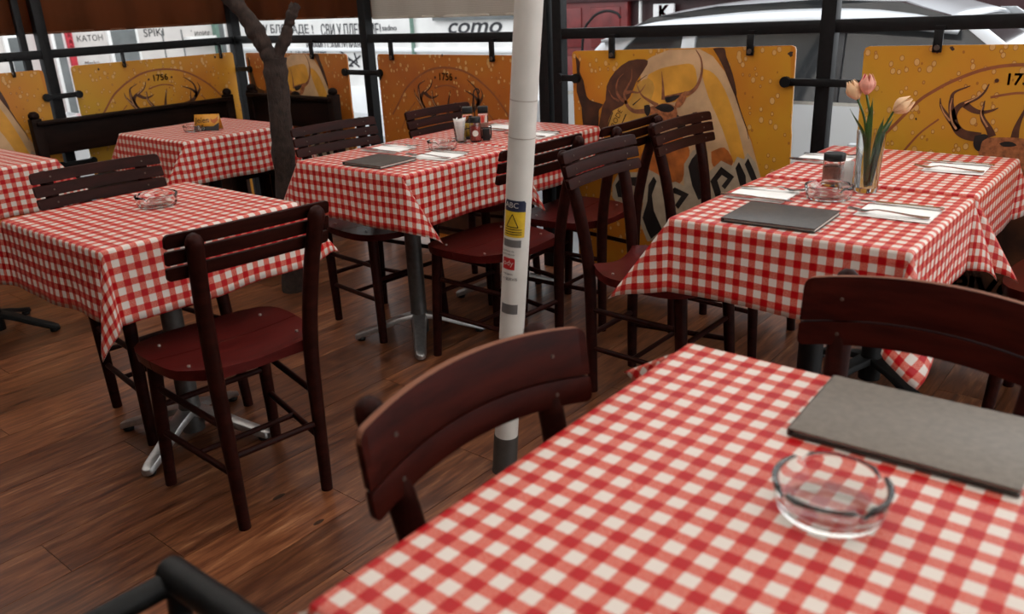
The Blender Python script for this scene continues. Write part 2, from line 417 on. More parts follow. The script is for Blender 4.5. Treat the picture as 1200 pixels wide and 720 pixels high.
railing('black iron railing section along the far left, behind the long bench', [(XF, .8, 1.113), (XF, 3.22, 1.113)], 1.1,
        [(1.249, .055), (1.147, .035), (.1, .055)], [(1.19, 1.365, .888), (1.19, 1.365, .512)], [(1.66, 1.04), (2.30, 1.04), (.45, 1.04), (1.05, 1.04)], None)
railing('black iron railing section between the bench corner and the white pole', [(XF, YF, 1.115), (-2.46, YF, 1.12)], 1.1,
        [(.0, .06), (1.29, .055), (2.545, .058)], [(1.115, 1.41, .935), (1.115, 1.41, .46), (-.0, .17, .935)], [(.83, 1.035), (1.52, 1.035), (2.24, 1.035)], None)
railing('black iron railing section in front of the silver car', [(-2.375, YF, 1.131), (.9, YF, 1.178)], 1.1,
        [(.0, .05), (1.24, .055), (2.55, .055)], [(.02, .115, .938), (1.10, 1.40, .948), (1.10, 1.40, .45)], [(.31, 1.058), (.95, 1.075), (1.625, 1.09), (2.2, 1.1)], None)

# ------------------------------------------------------------------ printed beer boards
def stroke(mb, pts, w0, w1, y, mi=0, n=5, wm=None):
    P = smoothpath([tuple(p) for p in pts], n); k = len(P); L = []; R = []
    for i, p in enumerate(P):
        a = P[max(i-1, 0)]; b = P[min(i+1, k-1)]; dx, dz = b[0]-a[0], b[1]-a[1]; l = math.hypot(dx, dz) or 1
        t = i/(k-1); w = (w0+(w1-w0)*t)/2
        L.append((p[0]-dz/l*w, y, p[1]+dx/l*w)); R.append((p[0]+dz/l*w, y, p[1]-dx/l*w))
    mb.add(L+R, [(i, i+1, k+i+1, k+i) for i in range(k-1)], mi)
def flat(mb, pts, y, mi=0, n=0):
    P = smoothpath(list(pts)+[pts[0]], n)[:-1] if n else pts
    mb.add([(p[0], y, p[1]) for p in P], [tuple(range(len(P)))], mi)
def tri_flat(mb, pts, y, n=0):
    from mathutils.geometry import tessellate_polygon
    P = smoothpath(list(pts)+[pts[0]], n)[:-1] if n else list(pts)
    T = tessellate_polygon([[Vector((p[0], p[1], 0)) for p in P]])
    mb.add([(p[0], y, p[1]) for p in P], [tuple(t) for t in T])
def prt(name, mat, parent, build):
    """every polygon or stroke of a print becomes a part of its own"""
    mb = MB(); cuts = []; add0 = mb.add
    def add(vs, fs, mi=0): cuts.append((list(vs), list(fs))); return mb
    mb.add = add; build(mb); last = None
    for vs, fs in cuts:
        me = bpy.data.meshes.new(name); me.from_pydata([tuple(v) for v in vs], [], [tuple(f) for f in fs]); me.materials.append(MATS[mat])
        last = bpy.data.objects.new(name, me); COL.objects.link(last); last.parent = parent
    return last
def arcpts(cx, cz, rx, rz, a0, a1, n=24): return [(cx+rx*math.cos(a0+(a1-a0)*i/n), cz+rz*math.sin(a0+(a1-a0)*i/n)) for i in range(n+1)]
BH = 1.0
def board_base(label, w, mat, loc, rz, notch=()):
    r = thing('beer_board', label, 'sign', loc, rz, 'beer boards hung on the railing')
    c = .018; poly = [(c, 0), (w-c, 0), (w-.004, -.006), (w, -c), (w-.004, -.3), (w, -.34), (w-.003, -.7), (w, -BH), (0, -BH), (.003, -.5), (0, -c), (.005, -.005)]
    MB().prism(poly, 'y', 0, .009).build('panel', mat, r, smooth=0); MB().prism(poly, 'y', .009, .012).build('backing', 'print_white', r, smooth=0)
    return r
def rust(r, spots):
    def f(mb):
        for x, z, s in spots:
            k = 11; s *= .62; mb.add([(x+s*(.5+.9*RND.random())*math.cos(2*PI*i/k), -.0004, z+s*(.5+.9*RND.random())*math.sin(2*PI*i/k)) for i in range(k)], [tuple(range(k))])
    prt('rust_stain', 'rust', r, f)
def deer_board(label, w, loc, rz, spots, low=None, mat='amber_print'):
    r = board_base(label, w, mat, loc, rz)
    def ring(mb):
        stroke(mb, [(.085, -.325), (.135, -.268), (.20, -.19), (.25, -.151), (.31, -.115), (.40, -.078), (.50, -.064), (.61, -.072), (.70, -.1), (.78, -.145), (.85, -.2), (.92, -.28), (.97, -.36)], .011, .011, -.0005)
        stroke(mb, [(.15, -.40), (.191, -.337), (.225, -.293), (.275, -.248)], .008, .006, -.0005); stroke(mb, [(.84, -.33), (.80, -.285), (.765, -.24)], .008, .006, -.0005)
        stroke(mb, [(.426, -.170), (.468, -.160), (.51, -.154), (.552, -.157), (.59, -.167)], .008, .008, -.0005)
    prt('ring', 'print_ring', r, ring)
    def antl(mb):
        stroke(mb, [(.412, -.305), (.36, -.296), (.334, -.274), (.321, -.243), (.324, -.22), (.337, -.2), (.361, -.187), (.389, -.171), (.407, -.151), (.417, -.126)], .034, .004, -.0009)
        stroke(mb, [(.322, -.25), (.311, -.21), (.308, -.18), (.315, -.155), (.361, -.133)], .025, .003, -.0009)
        stroke(mb, [(.342, -.282), (.312, -.25), (.290, -.222), (.276, -.20), (.272, -.176)], .023, .003, -.0009)
        stroke(mb, [(.352, -.196), (.38, -.214), (.406, -.22), (.436, -.213), (.454, -.204)], .023, .003, -.0009)
        stroke(mb, [(.448, -.300), (.434, -.272), (.415, -.245), (.407, -.223), (.409, -.2), (.411, -.181)], .025, .003, -.0009)
        stroke(mb, [(.515, -.300), (.516, -.273), (.521, -.247), (.530, -.215), (.542, -.178)], .025, .003, -.0009)
        stroke(mb, [(.56, -.300), (.62, -.292), (.69, -.273), (.725, -.246), (.736, -.209), (.72, -.163), (.664, -.12)], .034, .004, -.0009)
        stroke(mb, [(.722, -.25), (.752, -.22), (.764, -.195), (.753, -.162)], .023, .003, -.0009)
        stroke(mb, [(.734, -.225), (.70, -.197), (.643, -.175)], .020, .003, -.0009); stroke(mb, [(.69, -.272), (.692, -.24), (.70, -.20)], .012, .003, -.0009)
    prt('antler', 'print_brown', r, antl)
    def hl(mb):
        stroke(mb, [(.335, -.28), (.318, -.255), (.310, -.225), (.307, -.2), (.310, -.175)], .008, .002, -.0012); stroke(mb, [(.312, -.252), (.288, -.224), (.275, -.196)], .006, .002, -.0012)
        stroke(mb, [(.43, -.268), (.411, -.24), (.404, -.22), (.407, -.198)], .006, .002, -.0012); stroke(mb, [(.35, -.191), (.385, -.170), (.404, -.15)], .005, .002, -.0012)
    prt('antler_highlight', 'print_antler_pale', r, hl)
    prt('head', 'print_fur', r, lambda mb: tri_flat(mb, [(.405, -.335), (.42, -.31), (.45, -.303), (.50, -.300), (.55, -.303), (.585, -.315), (.60, -.34), (.575, -.40), (.55, -.47), (.535, -.53), (.50, -.55), (.465, -.53), (.45, -.46), (.425, -.39)], -.0007, 3))
    def dk(mb):
        tri_flat(mb, [(.395, -.300), (.425, -.292), (.437, -.303), (.420, -.318), (.416, -.350), (.402, -.345), (.393, -.325)], -.0014, 3)
        tri_flat(mb, [(.472, -.322), (.488, -.314), (.51, -.315), (.525, -.325), (.505, -.331), (.485, -.331)], -.0014, 2)
        tri_flat(mb, [(.48, -.50), (.52, -.50), (.53, -.52), (.50, -.545), (.47, -.52)], -.0014, 2)
    prt('head_shading', 'print_black', r, dk)
    text_on('1756', .052, 'print_brown', r, lambda x, y, z: (.512+x, -.0009, -.112+y), 'year_lettering', bold=.022)
    def dots(mb):
        for x in (.438, .587): mb.add([(x+.007*math.cos(i*PI/5), -.0009, -.115+.007*math.sin(i*PI/5)) for i in range(10)], [tuple(range(10))])
    prt('dot', 'print_brown', r, dots)
    prt('lower_band', 'print_char', r, lambda mb: tri_flat(mb, [(.02, -.58), (.2, -.56), (.5, -.545), (.8, -.56), (w-.02, -.58), (w-.02, -.97), (.02, -.97)], -.0005, 0))
    prt('band_edge', 'print_outline', r, lambda mb: stroke(mb, [(.02, -.575), (.25, -.55), (.5, -.538), (.75, -.55), (w-.02, -.575)], .018, .018, -.0008))
    if low: text_on(low, .11, 'print_black', r, lambda x, y, z: (.50+x, -.0009, -.845+y), 'lower_lettering', bold=.03)
    rust(r, spots); return r
def glass_board(label, w, loc, rz, spots, mat='orange_print', mat2='amber_print'):
    r = board_base(label, w, mat, loc, rz)
    prt('amber_field', mat2, r, lambda mb: tri_flat(mb, [(.70, -.003), (w-.02, -.003), (w-.005, -.3), (w-.004, -.7), (.96, -.7), (.93, -.54), (.88, -.37), (.80, -.19), (.75, -.09)], -.0003))
    prt('beer_glass', 'print_foam', r, lambda mb: tri_flat(mb, [(.36, -.06), (.42, -.03), (.50, -.004), (.64, -.004), (.70, -.034), (.753, -.094), (.8, -.192), (.843, -.297), (.876, -.372), (.917, -.494), (.95, -.60), (.95, -.72), (.45, -.72), (.44, -.50), (.46, -.33), (.40, -.25), (.36, -.15)], -.0005))
    prt('beer', 'print_beer', r, lambda mb: (tri_flat(mb, [(.643, -.078), (.704, -.101), (.757, -.169), (.805, -.283), (.846, -.421), (.86, -.50), (.82, -.50), (.748, -.323), (.682, -.193)], -.0007, 3), tri_flat(mb, [(.40, -.104), (.46, -.08), (.54, -.066), (.612, -.067), (.63, -.14), (.6, -.19), (.52, -.22), (.43, -.225), (.37, -.19)], -.0007, 3)))
    prt('ember_glow', 'print_ember', r, lambda mb: (tri_flat(mb, [(.34, -.53), (.36, -.45), (.42, -.40), (.50, -.34), (.56, -.36), (.60, -.42), (.58, -.50), (.55, -.57), (.45, -.55)], -.0009, 3), tri_flat(mb, [(.70, -.42), (.76, -.40), (.80, -.455), (.77, -.49), (.71, -.48)], -.0009, 3)))
    prt('bottle', 'print_brown', r, lambda mb: tri_flat(mb, [(.135, -.345), (.158, -.247), (.178, -.215), (.185, -.153), (.23, -.091), (.303, -.046), (.382, -.041), (.396, -.062), (.34, -.133), (.305, -.2), (.245, -.26), (.19, -.345)], -.0009, 2))
    prt('bottle_label', 'print_label', r, lambda mb: tri_flat(mb, [(.180, -.345), (.215, -.262), (.30, -.225), (.345, -.145), (.40, -.12), (.43, -.16), (.40, -.24), (.386, -.298), (.34, -.36), (.24, -.37)], -.0011, 2))
    def lines(mb):
        stroke(mb, [(.185, -.335), (.215, -.268)], .005, .005, -.0015); stroke(mb, [(.255, -.33), (.285, -.275)], .005, .005, -.0015); stroke(mb, [(.32, -.235), (.36, -.205)], .006, .003, -.0015)
        stroke(mb, [(.345, -.135), (.392, -.106)], .004, .002, -.0015)
    def char(mb):
        tri_flat(mb, [(.02, -.02), (.045, -.05), (.04, -.09), (.06, -.13), (.075, -.20), (.11, -.222), (.165, -.235), (.14, -.262), (.135, -.34), (.10, -.345), (.05, -.33), (.045, -.25), (.02, -.18), (.025, -.1)], -.0012, 2)
        tri_flat(mb, [(.699, -.004), (.748, -.002), (.758, -.035), (.787, -.101), (.807, -.176), (.800, -.19), (.753, -.09), (.726, -.042)], -.0012, 2)
        stroke(mb, [(.80, -.18), (.83, -.26), (.855, -.32), (.865, -.36)], .006, .002, -.0012)
    prt('dark_detail', 'print_black', r, lines); prt('charred_detail', 'print_char', r, char)
    c, s = math.cos(1.05), math.sin(1.05)
    text_on('RODE', .034, 'print_black', r, lambda x, y, z: (.236+x*c-y*s, -.0016, -.295+x*s+y*c), 'label_lettering')
    def antl(mb):
        stroke(mb, [(.40, -.258), (.335, -.262), (.298, -.244), (.283, -.214), (.278, -.183), (.297, -.152), (.315, -.122), (.318, -.082)], .022, .003, -.0018)
        stroke(mb, [(.29, -.228), (.25, -.2), (.236, -.165), (.247, -.125), (.275, -.1)], .017, .002, -.0018); stroke(mb, [(.285, -.182), (.312, -.177), (.355, -.179), (.387, -.145)], .016, .002, -.0018)
        stroke(mb, [(.445, -.234), (.399, -.212), (.363, -.188), (.341, -.145)], .018, .002, -.0018); stroke(mb, [(.472, -.21), (.471, -.152), (.465, -.092)], .017, .002, -.0018)
        stroke(mb, [(.48, -.206), (.551, -.19), (.603, -.177), (.635, -.145), (.652, -.093), (.647, -.042), (.623, -.006)], .024, .003, -.0018); stroke(mb, [(.25, -.218), (.216, -.202), (.197, -.171)], .012, .002, -.0018)
    prt('antler', 'print_antler', r, antl)
    prt('deer_face', 'print_fur', r, lambda mb: (tri_flat(mb, [(.395, -.243), (.442, -.232), (.483, -.223), (.525, -.234), (.539, -.252), (.537, -.294), (.5, -.325), (.458, -.308), (.421, -.272), (.39, -.27)], -.0020, 3), tri_flat(mb, [(.529, -.24), (.531, -.222), (.564, -.18), (.584, -.174), (.578, -.209), (.552, -.24)], -.0020, 2)))
    def dk(mb):
        tri_flat(mb, [(.43, -.243), (.469, -.226), (.511, -.231), (.526, -.248), (.498, -.262), (.463, -.258)], -.0023, 2); tri_flat(mb, [(.378, -.236), (.405, -.232), (.41, -.26), (.395, -.282), (.38, -.262)], -.0023, 2)
        tri_flat(mb, [(.48, -.20), (.55, -.188), (.53, -.21), (.49, -.222)], -.0023, 2); tri_flat(mb, [(.54, -.27), (.58, -.30), (.57, -.33), (.53, -.32)], -.0023, 2)
    prt('deer_shading', 'print_black', r, dk)
    prt('name_outline', 'print_outline', r, lambda mb: tri_flat(mb, [(.205, -.66), (.205, -.60), (.235, -.55), (.30, -.535), (.36, -.53), (.40, -.515), (.45, -.535), (.475, -.575), (.535, -.560), (.575, -.575), (.575, -.48), (.615, -.42), (.655, -.402), (.685, -.42), (.67, -.50), (.688, -.51), (.747, -.455), (.799, -.475), (.818, -.434), (.848, -.444), (.863, -.416), (.898, -.453), (.925, -.52), (.90, -.55), (.82, -.57), (.76, -.62), (.69, -.65), (.58, -.70), (.52, -.74), (.49, -.82), (.39, -.85), (.35, -.76), (.37, -.67), (.28, -.66), (.25, -.70)], -.0025))
    def nm(mb):
        y = -.0029
        tri_flat(mb, [(.222, -.60), (.25, -.562), (.345, -.553), (.375, -.56), (.35, -.60), (.29, -.59), (.262, -.603), (.255, -.62), (.275, -.63), (.268, -.655), (.235, -.655)], y)
        tri_flat(mb, [(.365, -.74), (.392, -.66), (.398, -.585), (.425, -.545), (.440, -.565), (.415, -.63), (.425, -.70), (.468, -.785), (.41, -.835), (.39, -.80)], y)
        tri_flat(mb, [(.478, -.635), (.53, -.585), (.60, -.610), (.548, -.682), (.532, -.665), (.562, -.622), (.525, -.612), (.505, -.632), (.53, -.70), (.505, -.715)], y)
        tri_flat(mb, [(.595, -.49), (.612, -.455), (.645, -.418), (.665, -.428), (.648, -.476), (.660, -.557), (.680, -.612), (.645, -.632), (.615, -.571)], y)
        tri_flat(mb, [(.70, -.545), (.748, -.480), (.808, -.518), (.768, -.575), (.752, -.562), (.778, -.528), (.752, -.515), (.732, -.54), (.755, -.60), (.725, -.61)], y)
        tri_flat(mb, [(.812, -.482), (.827, -.455), (.858, -.51), (.862, -.55), (.835, -.555)], y); tri_flat(mb, [(.852, -.464), (.866, -.437), (.892, -.485), (.908, -.52), (.885, -.53)], y)
    prt('name_lettering', 'print_black', r, nm)
    rust(r, spots); return r
deer_board('yellow 1756 deer board on the far left railing, behind the long bench', 1.04, (XF+.03, 2.158, 1.042), PI/2, [(.15, -.03, .012), (.30, -.02, .014), (.905, -.02, .016), (.02, -.16, .018)])
glass_board('amber beer glass board at the far left edge of the photo', 1.02, (XF+.03, .985, 1.036), PI/2, [(.7, -.02, .012), (1.0, -.15, .018)])
glass_board('brownish beer glass board in the corner behind the tree trunk', 1.0, (-4.868, YF-.03, 1.036), 0, [(.69, -.02, .012), (.97, -.1, .02)], 'deep_orange_print', 'deep_orange_print')
deer_board('orange 1756 deer board behind the table with the condiment caddy', 1.0, (-3.607, YF-.03, 1.036), 0, [(.13, -.02, .014), (.85, -.02, .016), (.01, -.13, .018), (.5, -.004, .01)], None, 'deep_orange_print')
glass_board('beer glass board with deer and blackletter name, left of the silver car door', 1.04, (-2.287, YF-.03, 1.057), 0, [(.22, -.02, .014), (.86, -.02, .02), (1.02, -.03, .016), (1.03, -.13, .014), (.0, -.12, .02)]).rotation_euler = (0, -.0245, 0)
deer_board('yellow 1756 deer board behind the tulip vase', 1.04, (-.995, YF-.03, 1.079), 0, [(.245, -.015, .014), (.29, -.01, .012), (.20, -.25, .008), (.84, -.02, .014)], 'PIVO').rotation_euler = (0, -.0145, 0)

# ------------------------------------------------------------------ blinds
def blind(label, loc, rz, w, z0, mat):
    r = thing('roller_blind', label, 'blind', loc, rz, 'blinds let down over the railing')
    mb = MB(); n = 24; top = 2.48; vs = []; fs = []
    for i in range(n+1):
        x = w*i/n
        for z in (z0, (z0+top)/2, top): vs.append((x, .006*math.sin(i*1.7)+.004*math.sin(i*.6), z))
    for i in range(n):
        for k in range(2): fs.append((i*3+k, (i+1)*3+k, (i+1)*3+k+1, i*3+k+1))
    mb.add(vs, fs); o = mb.build('fabric', mat, r, 60)
    sm = o.modifiers.new('thickness', 'SOLIDIFY'); sm.thickness = .004
    MB().box((w/2, 0, z0+.004), (w, .014, .012)).build('bottom_bar', mat, r, bevel=.003)
    MB().tube([(0, 0, 2.47), (w, 0, 2.47)], .03, 12).build('roll', mat, r)
    return r
blind('dark brown bamboo blind above the long bench', (XF-.06, 2.075, 0), PI/2, 1.24, 1.218, 'bamboo_brown')
blind('dark brown bamboo blind at the far left edge', (XF-.062, .85, 0), PI/2, 1.22, 1.222, 'bamboo_brown')
blind('orange brown bamboo blind behind the pruned tree', (-5.03, YF+.06, 0), 0, 1.315, 1.228, 'bamboo_brown')
blind('pale beige blind beside the white pole', (-3.712, YF+.06, 0), 0, 1.25, 1.218, 'blind_beige')

# ------------------------------------------------------------------ chairs
def slat_mb(zc, h, y0, bow=.034, t=.013, rt=.006, rb=.006, half=.212, crown=.018, lean=.27, worn=False):
    mb = MB(); xs = []; n = 16
    for e in (0, .15, .4, .7, 1): xs.append(-half+max(rt, rb)*e)
    xs += [-half+max(rt, rb)+(2*half-2*max(rt, rb))*i/n for i in range(1, n)]
    for e in (1, .7, .4, .15, 0): xs.append(half-max(rt, rb)*e)
    vs = []
    for x in xs:
        e = half-abs(x); q = 1-(x/half)**2
        cut = lambda r: r-math.sqrt(max(0, r*r-(r-e)**2)) if e < r else 0
        lo, hi = zc-h/2+cut(rb)+crown*(q-.45), zc+h/2-cut(rt)+crown*(q-.45)
        for z, b in ((lo, 0), (hi, 0), (hi, 1), (lo, 1)):
            vs.append((x, y0-bow*(q-.45)+(z-.8)*-lean+(t if b else 0), z))
    fs = [(0, 1, 2, 3), tuple((len(xs)-1)*4+k for k in (3, 2, 1, 0))]
    for i in range(len(xs)-1):
        for k in range(4): k2 = (k+1) % 4; fs.append((i*4+k, (i+1)*4+k, (i+1)*4+k2, i*4+k2))
    mb.add(vs, fs)
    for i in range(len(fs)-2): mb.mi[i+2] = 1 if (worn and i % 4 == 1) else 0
    return mb
HW = [(.0, .125), (.015, .135), (.035, .155), (.07, .182), (.12, .203), (.18, .212), (.24, .216), (.30, .214), (.335, .204), (.365, .182), (.388, .140), (.400, .085), (.404, .03)]
def seat_w(y):
    for (a, w0), (b, w1) in zip(HW[:-1], HW[1:]):
        if a <= y <= b: return w0+(w1-w0)*(y-a)/(b-a)
    return HW[-1][1]
def seat_mb(ys, th=.024):
    mb = MB(); m = 14; vs = []; zt = []
    for y in ys:
        w = seat_w(y)
        for k in range(m+1):
            u = -1+2*k/m; x = w*u
            yb = y + (.022*(1-u*u) if y < .06 else 0)*(1-y/.06)
            z = .448+.010*abs(x/.21)**2.2+.016*max(0, 1-y/.09)*abs(u)**1.5
            vs.append((x, yb, z))
    n = len(ys); top = len(vs); vs += [(p[0]*.985, p[1], .448-th+(p[2]-.448)*.6) for p in vs]
    fs = []
    for i in range(n-1):
        for k in range(m):
            a = i*(m+1)+k; fs.append((a, a+1, a+m+2, a+m+1)); fs.append((top+a, top+a+m+1, top+a+m+2, top+a+1))
    def side(idx):
        for a, b in zip(idx[:-1], idx[1:]): fs.append((a, b, top+b, top+a))
    side([k for k in range(m+1)]); side([(n-1)*(m+1)+k for k in range(m+1)]); side([i*(m+1) for i in range(n)]); side([i*(m+1)+m for i in range(n)])
    return mb.add(vs, fs)
def make_chair(two=False, wood_='mahogany', slat_='mahogany'):
    t = thing('bistro_chair', '', 'chair')
    for s in (-1, 1):
        P = smoothpath([(s*.1275, .0, .0), (s*.130, -.002, .2), (s*.1345, -.006, .44), (s*.145, -.036, .64), (s*.156, -.080, .80)], 4)
        R = [.0165+.004*min(1, p[2]/.4) for p in P]
        P += [(s*.1575, -.0845, .815), (s*.1585, -.088, .828), (s*.159, -.090, .836)]; R += [.0215, .017, .008]
        MB().tube(P, R, 12).build('back_post', wood_, t, 50)
        P = [(s*.1725, .37, 0), (s*.165, .358, .22), (s*.157, .345, .425)]
        MB().tube(P, [.0165, .019, .021], 12).build('leg', wood_, t, 50)
        for z in (.305, .165):
            f = lambda z: (s*(.1275+.0155*z), -.012*z); g = lambda z: (s*(.1725-.037*z), .37-.058*z)
            MB().tube([(*f(z), z), (*g(z), z+.012)], .0095, 8).build('stretcher', wood_, t, 50)
    MB().tube([(-.131, 0, .215), (.131, 0, .215)], .0095, 8).build('stretcher', wood_, t, 50)
    MB().tube([(-.163, .353, .26), (.163, .353, .26)], .0095, 8).build('stretcher', wood_, t, 50)
    MB().tube([(-.147, .172, .171), (.147, .172, .171)], .0085, 8).build('stretcher', wood_, t, 50)
    ya = [0, .008, .015, .035, .06, .09, .12, .15, .18, .204]; yb = [.2065, .24, .27, .30, .335, .365, .388, .400, .404]
    for ys, sc in ((ya, ((-.155, .10), (.155, .10))), (yb, ((-.15, .30), (.15, .30)))):
        b = seat_mb(ys).build('seat_board', 'seat_mahogany', t, 40)
        for x, y in sc:
            m = MB(); m.tube([(x, y, .450), (x, y, .4575)], [.005, .0045], 10); m.build('screw', 'screw_metal', b)
    MB().box((0, .2052, .4445), (.40, .0026, .006)).build('seam', 'seam_wood', t)
    y0 = -.058; bw, cr, ln = (.034, .018, .12) if two else (.014, .002, .25)
    if two: SL = [(.795, .076, .014, .003), (.7335, .041, .003, .013)]
    else: SL = [(.8215, .034, .012, .004), (.7805, .034, .005, .005), (.7405, .033, .004, .010)]
    for k, (zc, h, rt, rb) in enumerate(SL):
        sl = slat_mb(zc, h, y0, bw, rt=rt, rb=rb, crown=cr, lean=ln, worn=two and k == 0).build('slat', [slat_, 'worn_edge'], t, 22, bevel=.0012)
        for x in (-.150, .150):
            q = 1-(x/.212)**2; m = MB(); yy = y0-bw*(q-.45)+.013-(zc-.8)*ln; m.tube([(x, yy-.002, zc), (x, yy+.0015, zc)], [.0035, .003], 8); m.build('screw', 'screw_dark', sl)
    return t
proto3 = make_chair(); proto2 = make_chair(True, 'mahogany', 'mahogany_lit')
CH = [
 (3, (-1.759, 1.084), 1.453, 'mahogany slat-back chair standing clear in the left foreground, back to the viewer'),
 (3, (-2.778, 1.239), -1.624, 'mahogany chair on the far side of the left ashtray table'),
 (3, (-2.775, 2.245), -1.64, 'mahogany chair beside the tree, across the middle table'),
 (3, (-2.70, 2.80), -1.57, 'mahogany chair behind the condiment caddy, against the orange deer board'),
 (3, (-1.765, 2.235), 1.525, 'mahogany chair half hidden behind the white pole'),
 (3, (-1.75, 2.77), 1.60, 'mahogany chair between the middle tables and the beer glass board'),
 (3, (-1.467, 2.289), -1.579, 'mahogany chair at the left side of the tulip table, nearer of the two'),
 (3, (-1.497, 2.906), -1.606, 'mahogany chair at the left side of the tulip table, nearer the railing'),
 (3, (.03, 2.80), 1.55, 'mahogany chair at the right side of the tulip table, only its seat edge in view'),
 (2, (-.268, 1.31), PI-.05, 'reddish mahogany two-slat chair behind the foreground menu'),
 (2, (-.647, .746), -1.64, 'reddish mahogany two-slat chair at the left edge of the foreground table'),
]
used = {2: False, 3: False}
for k, (x, y), th, lab in CH:
    p = proto2 if k == 2 else proto3
    o = p if not used[k] else copy_tree(p)
    used[k] = True; place(o, (x, y, 0), th); o['label'] = lab; o['group'] = 'mahogany bistro chairs'

# ------------------------------------------------------------------ tables
def make_table(label, x0, y0, w, d, rz_feet, metal, col, zc=.748, cx=None, cy=None):
    cx = x0+w/2 if cx is None else cx; cy = y0+d/2 if cy is None else cy
    t = thing('bistro_table', label, 'table', (cx, cy, 0), 0, 'bistro tables under checked cloths')
    MB().box((x0+w/2-cx, y0+d/2-cy, zc-.0135), (w-.006, d-.006, .025)).build('table_top', 'table_board', t, bevel=.004)
    MB().lathe([(.0, .02), (.036, .02), (.036, .10), (.033, .11), (.033, zc-.04), (.0, zc-.04)], 20).build('column', col, t)
    MB().box((0, 0, zc-.034), (.28, .05, .016)).box((0, 0, zc-.034), (.05, .28, .0155)).build('top_bracket', col, t)
    for k in range(4):
        a = rz_feet+k*PI/2; c, s = math.cos(a), math.sin(a)
        prof = [(.02, .105, .034), (.09, .088, .029), (.17, .058, .026), (.24, .036, .024), (.262, .028, .020), (.27, .024, .008)]
        vs = []; fs = []
        for r, z, hw in prof:
            tk = .026
            for (e, f) in ((-1, 0), (-.75, 1), (.75, 1), (1, 0)): vs.append((r*c-e*hw*s, r*s+e*hw*c, z if f else z-tk*.75))
        n = len(prof)
        for i in range(n-1):
            for q in range(4): q2 = (q+1) % 4; fs.append((i*4+q, (i+1)*4+q, (i+1)*4+q2, i*4+q2))
        fs += [(3, 2, 1, 0), tuple((n-1)*4+q for q in range(4))]
        f_ = MB().add(vs, fs).build('foot', metal, t, 30, bevel=.003)
        MB().lathe([(0, 0), (.016, 0), (.018, .008), (.014, .016), (0, .016)], 12, (.245*c, .245*s, 0)).build('pad', 'black_plastic', f_)
    return t
